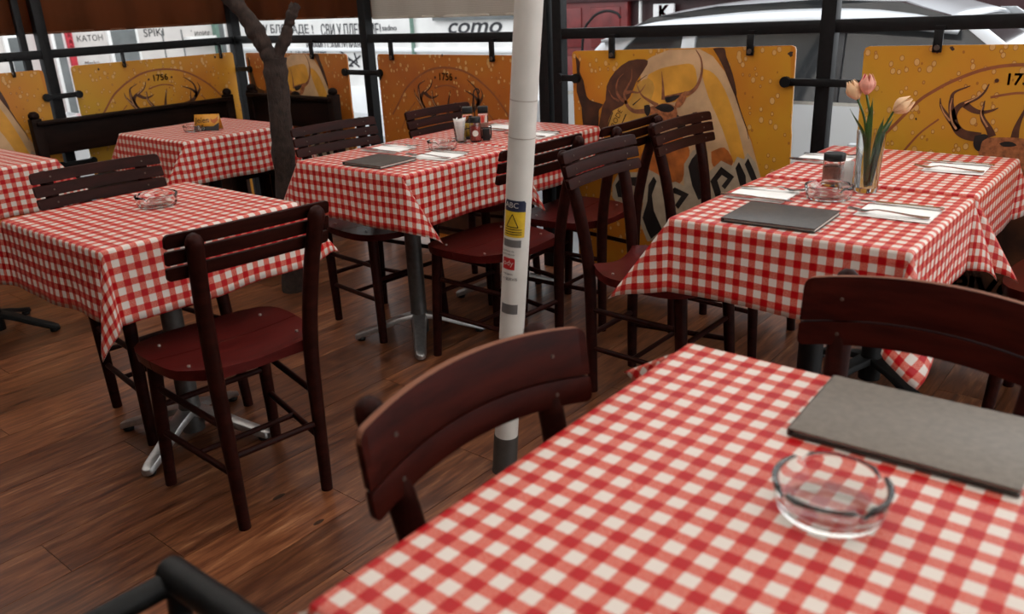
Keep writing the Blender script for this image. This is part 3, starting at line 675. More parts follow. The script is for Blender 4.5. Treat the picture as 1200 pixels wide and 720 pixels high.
def make_cloth(label, x0, y0, w, d, h, tips, seed, z=.751, over=(1, 1, 1, 1), phase=(0, 0), amp=.010, flare=.012):
    """square cloth lying on the table and hanging over its edges; tips: corner points (dx,dy,drop) for (x-,y-),(x+,y-),(x+,y+),(x-,y+)"""
    rr = random.Random(seed); rho = .010; arc = rho*PI/2
    def axis(L, lo, hi):
        o = [-h*lo+(h*lo-arc)*i/9 for i in range(9)]+[-arc, -arc*.66, -arc*.33, 0]
        o += [L*i/14 for i in range(1, 14)]+[L, L+arc*.33, L+arc*.66, L+arc]+[L+arc+(h*hi-arc)*i/9 for i in range(1, 10)]
        return o
    U = axis(w-2*rho, over[0], over[1]); V = axis(d-2*rho, over[2], over[3]); W_, D_ = w-2*rho, d-2*rho
    ph = [rr.uniform(0, 6.28) for _ in range(8)]
    def rd(q):
        if q <= arc: a = q/rho; return rho*math.sin(a), rho*(1-math.cos(a))
        return rho, rho+(q-arc)
    def side(s, L, q, k):
        o, dn = rd(q); t = dn/h; win = max(0, math.sin(PI*min(1, max(0, s/L))))**.6
        wv = amp*win*(math.sin(s*2*PI/.21+ph[k])*.6+math.sin(s*2*PI/.37+ph[k+4])*.6)*t**1.4
        fl_ = flare*t*(1-.0*win)
        return o+max(wv+fl_, -.006*t), dn*(1+.02*win*math.sin(s*13+ph[k]))
    vs = []; uv = []
    for v in V:
        for u in U:
            qu = -u if u < 0 else (u-W_ if u > W_ else 0); qv = -v if v < 0 else (v-D_ if v > D_ else 0)
            su = -1 if u < 0 else 1; sv = -1 if v < 0 else 1
            bx, by = min(max(u, 0), W_), min(max(v, 0), D_)
            x, y, zz = bx, by, 0.0
            if qu > 0 and qv == 0: o, dn = side(v, D_, qu, 0 if su < 0 else 1); x += su*o; zz = -dn
            elif qv > 0 and qu == 0: o, dn = side(u, W_, qv, 2 if sv < 0 else 3); y += sv*o; zz = -dn
            elif qu > 0 and qv > 0:
                tip = tips[{(-1, -1): 0, (1, -1): 1, (1, 1): 2, (-1, 1): 3}[(su, sv)]]
                r = math.hypot(qu, qv); t = math.atan2(qv, qu)/(PI/2)
                o, dn = rd(min(r, arc)); hx, hy = su*math.cos(t*PI/2), sv*math.sin(t*PI/2)
                e0 = Vector((su*flare/h, 0, -1)).normalized(); e1 = Vector((0, sv*flare/h, -1)).normalized()
                m = Vector((tip[0], tip[1], -tip[2])); ml = m.length; m.normalize()
                if t < .5: q = t*2; wgt = q*q*(3-2*q)*.5+q*.5; dr = e0.lerp(m, wgt)
                else: q = (1-t)*2; wgt = q*q*(3-2*q)*.5+q*.5; dr = e1.lerp(m, wgt)
                dr.normalize(); k = 1+(ml/(h*1.414)-1)*math.sin(PI*t)**2
                L_ = max(0, r-arc)*k
                mh = Vector((m.x, m.y, 0)).normalized(); sg = -su*sv; px, py = -mh.y*sg, mh.x*sg
                of = (1 if t < .5 else -1)*(tip[3] if len(tip) > 3 else .055)*(1-abs(2*q-1))**.75*L_
                x += hx*o+dr.x*L_+px*of; y += hy*o+dr.y*L_+py*of; zz = -dn+dr.z*L_
            else:
                zz = .0008*math.sin(u*31+ph[0])*math.sin(v*27+ph[1])
            vs.append((x0+rho+x, y0+rho+y, z+zz)); uv.append((u+phase[0], v+phase[1]))
    nu, nv = len(U), len(V)
    fs = []
    for j in range(nv-1):
        for i in range(nu-1):
            a, b, c, e = j*nu+i, j*nu+i+1, (j+1)*nu+i+1, (j+1)*nu+i
            um, vm = (U[i]+U[i+1])/2, (V[j]+V[j+1])/2; su = -1 if um < 0 else (1 if um > W_ else 0); sv = -1 if vm < 0 else (1 if vm > D_ else 0)
            if su*sv == 0: fs.append((a, b, c, e))
            elif su*sv > 0: fs += [(a, b, c), (a, c, e)]      # split along the fold of the corner
            else: fs += [(a, b, e), (b, c, e)]
    me = bpy.data.meshes.new('tablecloth'); cx, cy = x0+w/2, y0+d/2
    me.from_pydata([(p[0]-cx, p[1]-cy, p[2]) for p in vs], [], fs)
    lay = me.uv_layers.new(name='UVMap')
    for l in me.loops: lay.data[l.index].uv = uv[l.vertex_index]
    me.materials.append(MATS['gingham_oilcloth']); me.materials.append(MATS['cloth_underside'])
    me.shade_smooth()
    o = bpy.data.objects.new('tablecloth', me); COL.objects.link(o); o.location = (cx, cy, 0)
    sm = o.modifiers.new('thickness', 'SOLIDIFY'); sm.thickness = .0012; sm.offset = -1; sm.material_offset = 1; sm.material_offset_rim = 1
    return tag(o, label, 'tablecloth', 'red and white checked tablecloths')
AL, CG, BK = 'brushed_aluminium', 'column_grey', 'black_table_iron'
F1 = math.radians(-62)
TB = [
 ('bistro table under the lone ashtray cloth on the left', (-2.68, .862, .63, .605), F1, AL, CG, (-.03, -.03, 0)),
 ('bistro table at the far left edge, on a black star base', (-4.25, .85, .61, .60), math.radians(42), BK, BK, None),
 ('bistro table in the corner by the bench, under the small beer card', (-4.14, 1.95, .61, .60), math.radians(45), BK, BK, None),
 ('front bistro table of the middle pair, under the closed menu', (-2.637, 1.892, .587, .592), math.radians(-45), AL, CG, None),
 ('rear bistro table of the middle pair, by the orange deer board', (-2.637, 2.504, .587, .592), math.radians(-45), AL, CG, None),
 ('front bistro table of the right pair, under the menu and the tulip vase', (-1.02, 1.844, .597, .585), math.radians(-30), BK, BK, None),
 ('rear bistro table of the right pair, against the yellow deer board', (-1.02, 2.452, .597, .595), math.radians(-30), BK, BK, None),
 ('foreground bistro table at the lower right, under the glass ashtray and menu', (-.593, .365, .76, .79), math.radians(45), BK, BK, None),
]
for lab, (x, y, w, d), fz, me_, co_, _ in TB: make_table(lab, x, y, w, d, fz, me_, co_)
h = .205
CL = [
 ('checked cloth on the left table with the lone ashtray', TB[0][1], [(-.12, -.05, .22), (-.0, -.06, .285, .13), (-.0, .14, .19), (-.12, .05, .2)], 1),
 ('checked cloth on the table at the far left edge', TB[1][1], [(-.1, -.1, .2), (.1, -.1, .2), (.03, .13, .2), (-.1, .1, .2)], 2),
 ('checked cloth on the corner table with the small beer card', TB[2][1], [(-.14, -.03, .19), (-.07, -.12, .22), (.01, .14, .20), (-.1, .1, .2)], 3),
 ('checked cloth on the middle table with the dark menu', TB[3][1], [(-.15, .0, .2), (.055, .125, .265, .15), (.11, .02, .22), (-.1, .02, .2)], 4),
 ('checked cloth on the middle table by the orange deer board', TB[4][1], [(-.1, -.02, .2), (.15, .0, .25), (.05, .09, .21), (-.1, .1, .2)], 5),
 ('checked cloth on the right table with the menu and tulips', TB[5][1], [(-.175, -.03, .25), (.06, -.05, .30, .30), (.08, .06, .24), (-.12, .02, .22)], 6),
 ('checked cloth on the right table against the yellow deer board', TB[6][1], [(-.12, -.02, .22), (.13, .06, .245), (.06, .1, .2), (-.1, .1, .2)], 7),
 ('checked cloth on the foreground table at the lower right', TB[7][1], [(-.165, -.02, .105, .03), (.1, -.1, .2), (.1, .1, .2), (-.17, .055, .115, .03)], 8),
]
for i_, (lab, (x, y, w, d), tips, sd) in enumerate(CL):
    make_cloth(lab, x, y, w, d, h if i_ < 7 else .17, tips, sd, phase=(RND.random()*CHECK, RND.random()*CHECK), flare=.004 if i_ in (3, 4, 5, 6) else .010, amp=.003 if i_ in (3, 4, 5, 6) else .007)
ZT = .7525

# ------------------------------------------------------------------ things on the tables
def ashtray(label, x, y, r, rz):
    hgt = r*.60; t = r*.13
    prof = [(0, 0), (r*.82, 0), (r*.87, .0015), (r*.90, .005), (r*.94, hgt*.4), (r*.975, hgt*.75), (r, hgt*.96), (r-t*.2, hgt*.99), (r-t*.45, hgt), (r-t*.68, hgt*.98), (r-t*.8, hgt*.93), (r*.865, hgt*.5), (r*.83, hgt*.27), (r*.79, hgt*.18), (r*.72, hgt*.15), (0, hgt*.14)]
    def rim(rr, z, a):
        d = min(abs((a-q*PI/2+PI) % (2*PI)-PI) for q in range(4)); n = max(0, 1-d/.13)
        return z-(hgt*.24*min(1, n*1.6) if z > hgt*.8 else 0)
    o = MB().lathe(prof, 72, rim=rim).build('glass_ashtray', 'clear_glass', None, 75); place(o, (x, y, ZT), rz)
    return tag(o, label, 'ashtray', 'round glass ashtrays')
ashtray('large round glass ashtray on the foreground cloth', -.238, .812, .063, .9)
ashtray('round glass ashtray on the left table', -2.405, 1.21, .062, .6)
ashtray('small glass ashtray in front of the beer card on the corner table', -3.80, 2.165, .050, .3)
ashtray('round glass ashtray beside the dark menu on the middle table', -2.285, 2.335, .060, .5)
ashtray('round glass ashtray in front of the spice jar on the right table', -.745, 2.235, .064, .8)
def menu(label, x, y, w, d, rz, mc='menu_cover'):
    t = thing('menu_folder', label, 'menu', (x, y, ZT), rz, 'dark menu folders')
    MB().box((0, 0, .0015), (w, d, .003)).build('back_cover', 'menu_cover', t, bevel=.001)
    MB().box((.002, 0, .0055), (w-.008, d-.010, .005)).build('pages', 'menu_pages', t)
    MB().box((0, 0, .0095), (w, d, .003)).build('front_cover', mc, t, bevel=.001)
    MB().box((-w/2+.001, 0, .0055), (.004, d, .011)).build('spine', 'menu_cover', t, bevel=.0015)
    return t
menu('large dark menu folder on the foreground table', -.211, 1.042, .262, .188, .035, 'menu_cover_sheen')
menu('dark menu folder on the front middle table', -2.303, 2.02, .195, .185, .04)
menu('dark menu folder at the front edge of the right table', -.770, 1.973, .232, .195, .04)
def fork_mesh():
    mb = MB(); vs = []; fs = []
    prof = [(-.095, .009, .003), (-.08, .0095, .003), (-.05, .007, .005), (-.01, .004, .009), (.025, .0035, .011), (.04, .006, .008), (.05, .011, .005), (.062, .0125, .005)]
    for x, w_, z in prof: vs += [(x, -w_, z), (x, w_, z), (x, w_, z+.0018), (x, -w_, z+.0018)]
    n = len(prof)
    for i in range(n-1):
        for k in range(4): k2 = (k+1) % 4; fs.append((i*4+k, (i+1)*4+k, (i+1)*4+k2, i*4+k2))
    fs += [(3, 2, 1, 0), tuple((n-1)*4+k for k in range(4))]
    mb.add(vs, fs)
    for k in range(4):
        y = -.0104+k*.0069; mb.bar((.060, y, .006), (.095, y*.95, .011), .0035, .0018)
    return mb
def knife_mesh():
    mb = MB(); vs = []; fs = []
    prof = [(-.105, .006, .003, .006), (-.10, .008, .002, .007), (-.02, .007, .002, .007), (0, .005, .003, .006), (.01, .008, .004, .0055), (.07, .0095, .004, .0052), (.095, .006, .004, .005), (.105, .001, .004, .005)]
    for x, w_, z, z2 in prof: vs += [(x, -w_, z), (x, w_*.9, z), (x, w_*.9, z2), (x, -w_, z2)]
    n = len(prof)
    for i in range(n-1):
        for k in range(4): k2 = (k+1) % 4; fs.append((i*4+k, (i+1)*4+k, (i+1)*4+k2, i*4+k2))
    fs += [(3, 2, 1, 0), tuple((n-1)*4+k for k in range(4))]
    return mb.add(vs, fs)
def place_setting(where, x, y, rz, facing, w=.165, d=.145):
    """facing +1: sitter looks along +x (table's left side), -1: along -x"""
    c, s = math.cos(rz), math.sin(rz)
    n = thing('paper_napkin', 'folded white paper napkin '+where, 'napkin', (x, y, ZT), rz, 'folded white napkins')
    MB().box((0, 0, .0012), (w, d, .0012)).build('lower_fold', 'napkin_white', n); MB().box((.003, .004, .0027), (w-.008, d-.010, .0012), rz=.03).build('upper_fold', 'napkin_white', n)
    for nm, mb, off in (('fork', fork_mesh(), facing*(d/2-.022)), ('knife', knife_mesh(), -facing*(d/2-.010))):
        o = mb.build(nm, 'steel', None, 40); ox = .012*facing
        place(o, (x+c*ox-s*off, y+s*ox+c*off, ZT+.0035), rz+(0 if facing > 0 else PI)+(.05 if nm == 'fork' else -.02))
        tag(o, 'steel %s lying on the napkin %s' % (nm, where), nm, 'steel cutlery')
place_setting('by the tree side of the front middle table', -2.485, 2.235, .05, 1)
place_setting('by the pole side of the front middle table', -2.19, 2.215, .12, -1)
place_setting('right of the white pole', -2.16, 2.755, .1, -1)
place_setting('behind the condiment caddy', -2.45, 2.86, .0, 1)
place_setting('left of the salt jar', -.912, 2.185, .03, 1)
place_setting('right of the tulip vase, near the menu', -.545, 2.16, .02, -1, .175, .14)
place_setting('below the yellow deer board', -.552, 2.782, .03, -1)
place_setting('by the railing post behind the tulips', -.945, 2.76, .02, 1)
def jar(label, x, y, r, hh, content, lid='black_plastic', badge=False, rz=0):
    t = thing('spice_jar', label, 'jar', (x, y, ZT), rz, None)
    MB().lathe([(0, 0), (r*.95, 0), (r, .004), (r, hh*.74), (r*.9, hh*.80), (r*.86, hh*.80), (r*.94, hh*.73), (r*.94, .005), (0, .005)], 28).build('glass', 'clear_glass', t, 50)
    MB().lathe([(0, .006), (r*.92, .006), (r*.92, hh*(.64 if badge else .60)), (0, hh*(.64 if badge else .60))], 24).build('contents', content, t, 50)
    MB().lathe([(0, hh*.78), (r*.98, hh*.78), (r*1.0, hh*.80), (r*1.0, hh*.97), (r*.93, hh), (0, hh)], 28).build('lid', lid, t, 40)
    if badge:
        def f(p): return ((r+.0006)*math.sin(p[0]/r), -(r+.0006)*math.cos(p[0]/r), p[1])
        k = 20; mb = MB(); R = r*.52; zc = hh*.36
        mb.add([f((0, zc))]+[f((R*math.cos(2*PI*i/k), zc+R*math.sin(2*PI*i/k))) for i in range(k)], [(0, i+1, (i+1) % k+1) for i in range(k)]); mb.build('badge', 'print_white', t, 60)
    return t
jar('salt jar with black lid and reddish contents left of the tulip vase', -.792, 2.40, .030, .092, 'pepper_content')
jar('paprika jar with black lid and round white badge in front of the caddy', -2.288, 2.535, .024, .098, 'paprika', badge=True, rz=.7)
def tumbler(name, label, x, y, r0, r1, hh, cat, th=.0018, base=.006):
    o = MB().lathe([(0, 0), (r0*.95, 0), (r0, .002), (r1, hh), (r1-th, hh), (r0-th, base), (0, base)], 32).build(name, 'clear_glass', None, 50)
    place(o, (x, y, ZT)); return tag(o, label, cat)
tumbler('glass_vase', 'tall clear glass vase holding three tulips on the right table', -.688, 2.365, .030, .038, .166, 'vase', .0022, .012)
tumbler('water_glass', 'short clear glass between the spice jar and the tulip vase', -.738, 2.352, .021, .022, .078, 'glass')
tumbler('napkin_glass', 'clear glass stuffed with folded napkins beside the condiment caddy', -2.335, 2.495, .023, .028, .065, 'glass')
for k in range(4):
    a = .6+k*1.5; r = .009
    vs = []; n = 6
    for i in range(n+1):
        for j in (-1, 1): q = i/n; vs.append((r*math.cos(a)+j*(.010+.012*q)*-math.sin(a)+.008*q*math.cos(a), r*math.sin(a)+j*(.010+.012*q)*math.cos(a)+.008*q*math.sin(a), .007+.090*q-(.01 if j > 0 and i == n else 0)))
    o = MB().add(vs, [(2*i, 2*i+1, 2*i+3, 2*i+2) for i in range(n)]).build('paper_napkin', 'napkin_white', None, 60); place(o, (-2.335, 2.495, ZT)); o.modifiers.new('thickness', 'SOLIDIFY').thickness = .0016
    tag(o, 'rolled white napkin standing in the glass by the caddy', 'napkin', 'napkins standing in the glass')
# small white packet standing in the water glass
o = MB().box((0, 0, .045), (.026, .005, .07)).build('sugar_packet', 'napkin_white', None, bevel=.001); place(o, (-.735, 2.352, ZT+.002), .7); tag(o, 'white paper packet standing in the short glass', 'packet')
# condiment caddy
cx, cy = -2.345, 2.60
t = thing('condiment_caddy', 'black wire condiment caddy with loop handle on the middle table', 'caddy', (cx, cy, ZT), .7)
MB().box((0, 0, .005), (.13, .065, .008)).build('tray', 'black_plastic', t, bevel=.002)
MB().tube([(-.064, -.031, .045), (.064, -.031, .045), (.064, .031, .045), (-.064, .031, .045), (-.064, -.031, .045)], .0022, 6).build('guard_wire', 'black_iron', t)
for x_, y_ in ((-.064, -.031), (.064, -.031), (.064, .031), (-.064, .031)): MB().tube([(x_, y_, .006), (x_, y_, .045)], .0022, 6).build('upright', 'black_iron', t)
MB().tube(smoothpath([(0, 0, .008), (0, 0, .12), (0, 0, .182), (.008, 0, .198), (.018, 0, .200), (.024, 0, .190), (.020, 0, .180)], 5), .0024, 8).build('handle', 'black_iron', t)
def bottle(label, dx, dy, content, lidm):
    c, s = math.cos(.7), math.sin(.7)
    b = thing('condiment_bottle', label, 'bottle', (cx+c*dx-s*dy, cy+s*dx+c*dy, ZT+.009), .7, None)
    MB().box((0, 0, .046), (.042, .042, .092)).build('glass', 'clear_glass', b, bevel=.005, segs=3)
    MB().box((0, 0, .028), (.036, .036, .05)).build('contents', content, b, bevel=.004)
    MB().box((0, 0, .107), (.043, .043, .026)).build('cap', lidm, b, 40, bevel=.004)
bottle('square oil bottle with black cap, left in the caddy', -.031, 0, 'sticker_yellow', 'black_plastic'); bottle('square vinegar bottle with black cap, right in the caddy', .034, 0, 'pepper_content', 'black_plastic')
o = MB().box((0, 0, .024), (.030, .022, .046)).build('toothpick_box', 'black_plastic', None, bevel=.002); place(o, (-2.262, 2.572, ZT+.001), .7); tag(o, 'small black box beside the paprika jar', 'box')
# tulips
def tulip(label, head, bend, pet, lean, open_=.022, tip=False):
    bx, by = -.688, 2.365
    t = thing('tulip', label, 'tulip', (bx, by, ZT), 0, 'tulips in the glass vase')
    p0 = (bend[0]*-.2, bend[1]*-.2, .016); P = smoothpath([p0, (bend[0], bend[1], .14), ((bend[0]+head[0])/2+.004, (bend[1]+head[1])/2, (.14+head[2])/2+.008), head], 6)
    MB().tube(P, .0032, 8).build('stem', 'tulip_green', t, 60)
    d = (Vector(head)-Vector(P[-4])).normalized(); d = (d+Vector(lean)).normalized(); up = Vector((0, 0, 1)) if abs(d.z) < .95 else Vector((1, 0, 0))
    X = d.cross(up).normalized(); Y = d.cross(X); H = Vector(head)
    for k in range(6):
        a0 = k*PI/3; rr = open_*(1 if k % 2 else .9); vs = []; n, m = 7, 4
        for i in range(n+1):
            q = i/n; rad = rr*math.sin(min(1, q*1.35+.12)*PI*.62)*(1 if q < .6 else 1-.45*(q-.6)/.4); wid = 1.0*math.sin(PI*min(.97, q*.82+.16))
            for j in range(-m, m+1):
                a = a0+j/m*.62*wid; vs.append(H+d*(q*.054)+X*(rad*math.cos(a))+Y*(rad*math.sin(a)))
        w_ = 2*m+1; fs = [(i*w_+j, i*w_+j+1, (i+1)*w_+j+1, (i+1)*w_+j) for i in range(n) for j in range(2*m)]
        o = MB().add(vs, fs).build('petal', 'tulip_tip' if (tip and k == 1) else pet, t, 80); o.modifiers.new('thickness', 'SOLIDIFY').thickness = .0009
    return t
def leaf(t, base, mid, end, w):
    P = smoothpath([base, mid, end], 8); vs = []; n = len(P)
    for i, p in enumerate(P):
        q = i/(n-1); ww = w*math.sin(PI*min(.98, q*.9+.1))**.8*(1 if q < .8 else (1-q)/.2+.02)
        for j in (-1, 0, 1): vs.append((p[0]+j*ww*.77, p[1]-j*ww*.64, p[2]-(.25*ww if j == 0 else 0)))
    fs = [(i*3+j, i*3+j+1, (i+1)*3+j+1, (i+1)*3+j) for i in range(n-1) for j in range(2)]
    o = MB().add(vs, fs).build('leaf', 'tulip_green', t, 80); o.modifiers.new('thickness', 'SOLIDIFY').thickness = .0008
t1 = tulip('pale yellow tulip leaning left in the vase', (-.045, -.004, .248), (-.012, .0, 0), 'tulip_petal', (-.2, 0, .4))
t2 = tulip('pink tulip with crimson edge at the top of the vase', (-.022, -.008, .262), (-.004, -.004, 0), 'tulip_pink', (.25, -.0, .2), tip=True)
t3 = tulip('yellow orange tulip drooping to the right of the vase', (.046, .012, .218), (.012, .008, 0), 'tulip_petal', (.9, .4, .15))
leaf(t1, (-.004, 0, .02), (-.016, .003, .14), (-.058, -.02, .225), .010); leaf(t2, (0, -.004, .02), (-.006, -.010, .16), (-.004, -.010, .255), .015)
leaf(t3, (.006, 0, .02), (.014, .004, .13), (.024, .012, .205), .013); leaf(t3, (.01, .008, .02), (.022, .014, .14), (.046, .028, .205), .010)
# tent card on the corner table
t = thing('table_card', 'small yellow and black folded beer card on the corner table', 'card', (-3.765, 2.225, ZT), .62)
MB().add([(-.062, -.028, 0), (.062, -.028, 0), (.062, 0, .075), (-.062, 0, .075)], [(0, 1, 2, 3)]).build('front_face', 'amber_print', t).modifiers.new('thickness', 'SOLIDIFY').thickness = .0012
MB().add([(-.062, .028, 0), (.062, .028, 0), (.062, 0, .075), (-.062, 0, .075)], [(0, 1, 2, 3)]).build('rear_face', 'amber_print', t).modifiers.new('thickness', 'SOLIDIFY').thickness = .0012
tilt = lambda x, y: (x, -.028+.028*y/.075-.0012, y)
prt('printed_band', 'print_black', t, lambda mb: mb.add([tilt(-.062, 0), tilt(.062, 0), tilt(.062, .036), tilt(.035, .020), tilt(-.062, .018)], [(0, 1, 2, 3, 4)]))
prt('printed_deer', 'print_ember', t, lambda mb: mb.add([tilt(*p) for p in ((.018, .058), (.030, .050), (.045, .055), (.058, .066), (.056, .045), (.04, .032), (.024, .040))], [tuple(range(7))]))
text_on('Jelen', .036, 'print_black', t, lambda x, y, z: tuple(tilt(-.022+x, .048+y)), 'name_lettering'); text_on('PIVO', .015, 'print_white', t, lambda x, y, z: (tilt(-.025+x, .010+y)[0], tilt(0, .010+y)[1]-.0004, .010+y), 'small_lettering')

# ------------------------------------------------------------------ white parasol pole
base = Vector((-1.392, 1.585, 0)); top = Vector((-1.243, 1.585, 1.291)); dirp = (top-base).normalized()
t = thing('parasol_pole', 'white parasol pole with stickers standing in the middle of the terrace', 'pole', tuple(base), 0)
q = dirp.to_track_quat('Z', 'Y'); t.rotation_mode = 'QUATERNION'; t.rotation_quaternion = q
PR = .0335
MB().lathe([(0, .11), (PR, .11), (PR, 2.53), (0, 2.53)], 32).build('shaft', 'pole_white', t, 50)
MB().lathe([(0, 0), (.037, 0), (.037, .002), (.0355, .006), (.0355, .120), (.0345, .125), (0, .125)], 32).build('sleeve', 'pole_sleeve', t, 50)
# facing the camera
inv = q.inverted(); vdir = inv @ (Vector((0, 0, 1.0))-base); A0 = math.atan2(vdir.y, vdir.x)
def wrap(x, z, e=.0006): a = A0+x/PR; return ((PR+e)*math.cos(a), (PR+e)*math.sin(a), z)
def sticker(name, mat, x0, x1, z0, z1, e=.0005, cut=0):
    n = 12; vs = []
    for i in range(n+1):
        x = x0+(x1-x0)*i/n; zt = z1-(cut*(1 if i in (0, n) else 0)); vs += [wrap(x, z0, e), wrap(x, zt, e)]
    return MB().add(vs, [(2*i, 2*i+2, 2*i+3, 2*i+1) for i in range(n)]).build(name, mat, t, 60)
def wtext(s, size, mat, x, z, par, nm): return text_on(s, size, mat, par, lambda a, b, c: wrap(x+a, z+b, .0012), nm)
def ring_wear(z):
    n = 16; MB().add([wrap(-.05+.1*i/n, z+k*.0025, .0004) for i in range(n+1) for k in (0, 1)], [(2*i, 2*i+2, 2*i+3, 2*i+1) for i in range(n)]).build('scuff_line', 'scuff', t, 60)
s_ = sticker('navy_sticker', 'sticker_navy', -.040, .020, .803, .832, cut=.006); wtext('ABC', .020, 'print_white', -.018, .819, s_, 'sticker_lettering')
s_ = sticker('yellow_sticker', 'sticker_yellow', -.040, .020, .735, .803)
def warn(mb):
    for a, b in (((-.030, .762), (-.014, .796)), ((-.014, .796), (.002, .762)), ((-.030, .762), (.002, .762))):
        L = 8; pts = [(a[0]+(b[0]-a[0])*i/L, a[1]+(b[1]-a[1])*i/L) for i in range(L+1)]; nx, nz = -(b[1]-a[1]), b[0]-a[0]; l = math.hypot(nx, nz); nx, nz = nx/l*.0012, nz/l*.0012
        mb.add([wrap(p[0]+s*nx, p[1]+s*nz, .0010) for p in pts for s in (-1, 1)], [(2*i, 2*i+2, 2*i+3, 2*i+1) for i in range(L)])
    for z in (.755, .748, .742):
        mb.add([wrap(-.034+.046*i/8, z+k*.0022, .0010) for i in range(9) for k in (0, 1)], [(2*i, 2*i+2, 2*i+3, 2*i+1) for i in range(8)])
prt('warning_triangle', 'print_black', s_, warn)
sticker('grey_sticker', 'sticker_grey', -.040, .012, .708, .728)
wtext('oprema za', .008, 'print_black', -.022, .697, t, 'small_lettering'); wtext('ugostiteljstvo', .007, 'print_black', -.022, .688, t, 'small_lettering')
s_ = sticker('red_sticker', 'sticker_red', -.038, -.002, .646, .678, cut=.003); wtext('ody', .020, 'print_white', -.020, .664, s_, 'sticker_lettering')
wtext('reklama', .009, 'print_black', -.020, .634, t, 'small_lettering'); wtext('+ SERVIS', .011, 'print_black', -.014, .620, t, 'small_lettering')
sticker('lower_grey_sticker', 'sticker_grey', -.036, .012, .520, .548)
ring_wear(.985); ring_wear(1.075)

# ------------------------------------------------------------------ pruned tree
t = thing('pruned_tree', 'bare pruned tree trunk forking below the railing, growing through the floor', 'tree', (-3.288, 2.254, 0))
def limb(name, pts, rads, seed, par):
    rr = random.Random(seed); P = smoothpath([tuple(p)+(r,) for p, r in zip(pts, rads)], 7); seg = 14; mb = MB()
    path = [Vector(p[:3]) for p in P]; vs = []; n = len(P)
    mb.tube(path, [p[3]*(1+.06*math.sin(i*1.3+seed)+rr.uniform(-.05, .05)) for i, p in enumerate(P)], seg)
    mb.v = [tuple(c+rr.uniform(-.0022, .0022) for c in v) for v in mb.v]
    o = mb.build(name, 'bark', par, 70); return o
g = lambda x, y, z: (x+3.288, y-2.254, z)
tr = limb('trunk', [g(-3.288, 2.254, -.02), g(-3.275, 2.265, .3), g(-3.260, 2.278, .628), g(-3.247, 2.288, .936), g(-3.244, 2.291, 1.09)], [.056, .050, .050, .050, .056], 1, t)
limb('branch', [g(-3.244, 2.291, 1.05), g(-3.268, 2.27, 1.13), g(-3.293, 2.25, 1.202), g(-3.326, 2.222, 1.285), g(-3.362, 2.192, 1.346), g(-3.41, 2.15, 1.42)], [.040, .036, .040, .034, .036, .03], 2, t)
limb('branch', [g(-3.240, 2.294, 1.06), g(-3.222, 2.31, 1.12), g(-3.199, 2.329, 1.171), g(-3.182, 2.344, 1.225), g(-3.165, 2.357, 1.270), g(-3.150, 2.371, 1.312)], [.030, .026, .028, .021, .024, .020], 3, t)
for c_, r_ in (((-3.332, 2.222, 1.255), .022), ((-3.188, 2.340, 1.165), .016), ((-3.150, 2.372, 1.297), .020), ((-3.355, 2.2, 1.36), .024), ((-3.262, 2.29, .84), .012)):
    mb = MB(); mb.lathe([(0, -r_), (r_*.7, -r_*.7), (r_, 0), (r_*.7, r_*.7), (0, r_)], 10, g(*c_)); mb.v = [tuple(c+RND.uniform(-.003, .003) for c in v) for v in mb.v]; mb.build('knot', 'bark', t, 70)

# ------------------------------------------------------------------ benches
def bench(label, loc, rz, L, zt, s0=0):
    """local x along the bench, back at y=0, sitter faces -y"""
    t = thing('wooden_bench', label, 'bench', loc, rz, 'dark wooden benches')
    MB().box((L/2, 0, zt-.09), (L-.06, .028, .18)).build('back_board', 'bench_wood', t, bevel=.004)
    MB().box((L/2, -.02, zt-.006), (L-.05, .05, .022)).build('top_rail', 'bench_wood', t, bevel=.005)
    for k in range(3): MB().box(((L+s0)/2, -.10-.135*k, .44), (L-.02-s0, .125, .028)).build('seat_plank', 'bench_wood', t, bevel=.004)
    for x in (.03, L-.03):
        xl = max(x, s0+.03)
        MB().box((x, 0, (zt+.02)/2), (.055, .055, zt+.02)).build('back_post', 'bench_wood', t, bevel=.006)
        MB().lathe([(0, zt+.018), (.022, zt+.018), (.028, zt+.03), (.026, zt+.045), (.014, zt+.056), (0, zt+.058)], 14, (x, 0, 0)).build('knob', 'bench_wood', t, 50)
        MB().box((xl, -.40, .213), (.05, .05, .426)).build('leg', 'bench_wood', t, bevel=.004)
        MB().box((xl, -.2, .38), (.03, .36, .07)).build('seat_bearer', 'bench_wood', t)
    return t
bench('long dark wooden bench along the far left railing behind the corner table', (-4.86, 1.83, 0), PI/2, 1.24, .775)
bench('short dark wooden bench behind the tree trunk in the corner', (-4.72, 3.11, 0), 0, .86, .80, .32)

# ------------------------------------------------------------------ black armchair at the lower left edge
t = thing('metal_armchair', 'black metal armchair, only its rear corner in view at the bottom left', 'chair', (-.58, .10, 0))
def W2(x, y, z): return (x+.58, y-.10, z)
MB().tube([W2(-.840, .351, .682), W2(-.58, .345, .700), W2(-.32, .351, .682)], .0195, 14).build('back_rail', 'black_table_iron', t, 60)
for x_, sg in ((-.83, -1), (-.33, 1)):
    MB().tube(smoothpath([W2(x_, .352, .680), W2(x_+sg*.006, .34, .45), W2(x_+sg*.012, .36, .2), W2(x_+sg*.02, .40, 0)], 5), .014, 10).build('rear_leg', 'black_table_iron', t, 60)
    MB().tube(smoothpath([W2(x_, .345, .676), W2(x_+sg*.012, .20, .672), W2(x_+sg*.02, .0, .665), W2(x_+sg*.02, -.10, .63), W2(x_+sg*.02, -.13, .5), W2(x_+sg*.02, -.14, 0)], 6), .0155, 10).build('arm', 'black_table_iron', t, 60)
MB().box(W2(-.58, .08, .44), (.48, .46, .02)).build('seat', 'black_table_iron', t, bevel=.006)
for z in (.50, .56, .62): MB().bar(W2(-.82, .345, z), W2(-.34, .345, z), .012, .03).build('back_slat', 'black_table_iron', t)

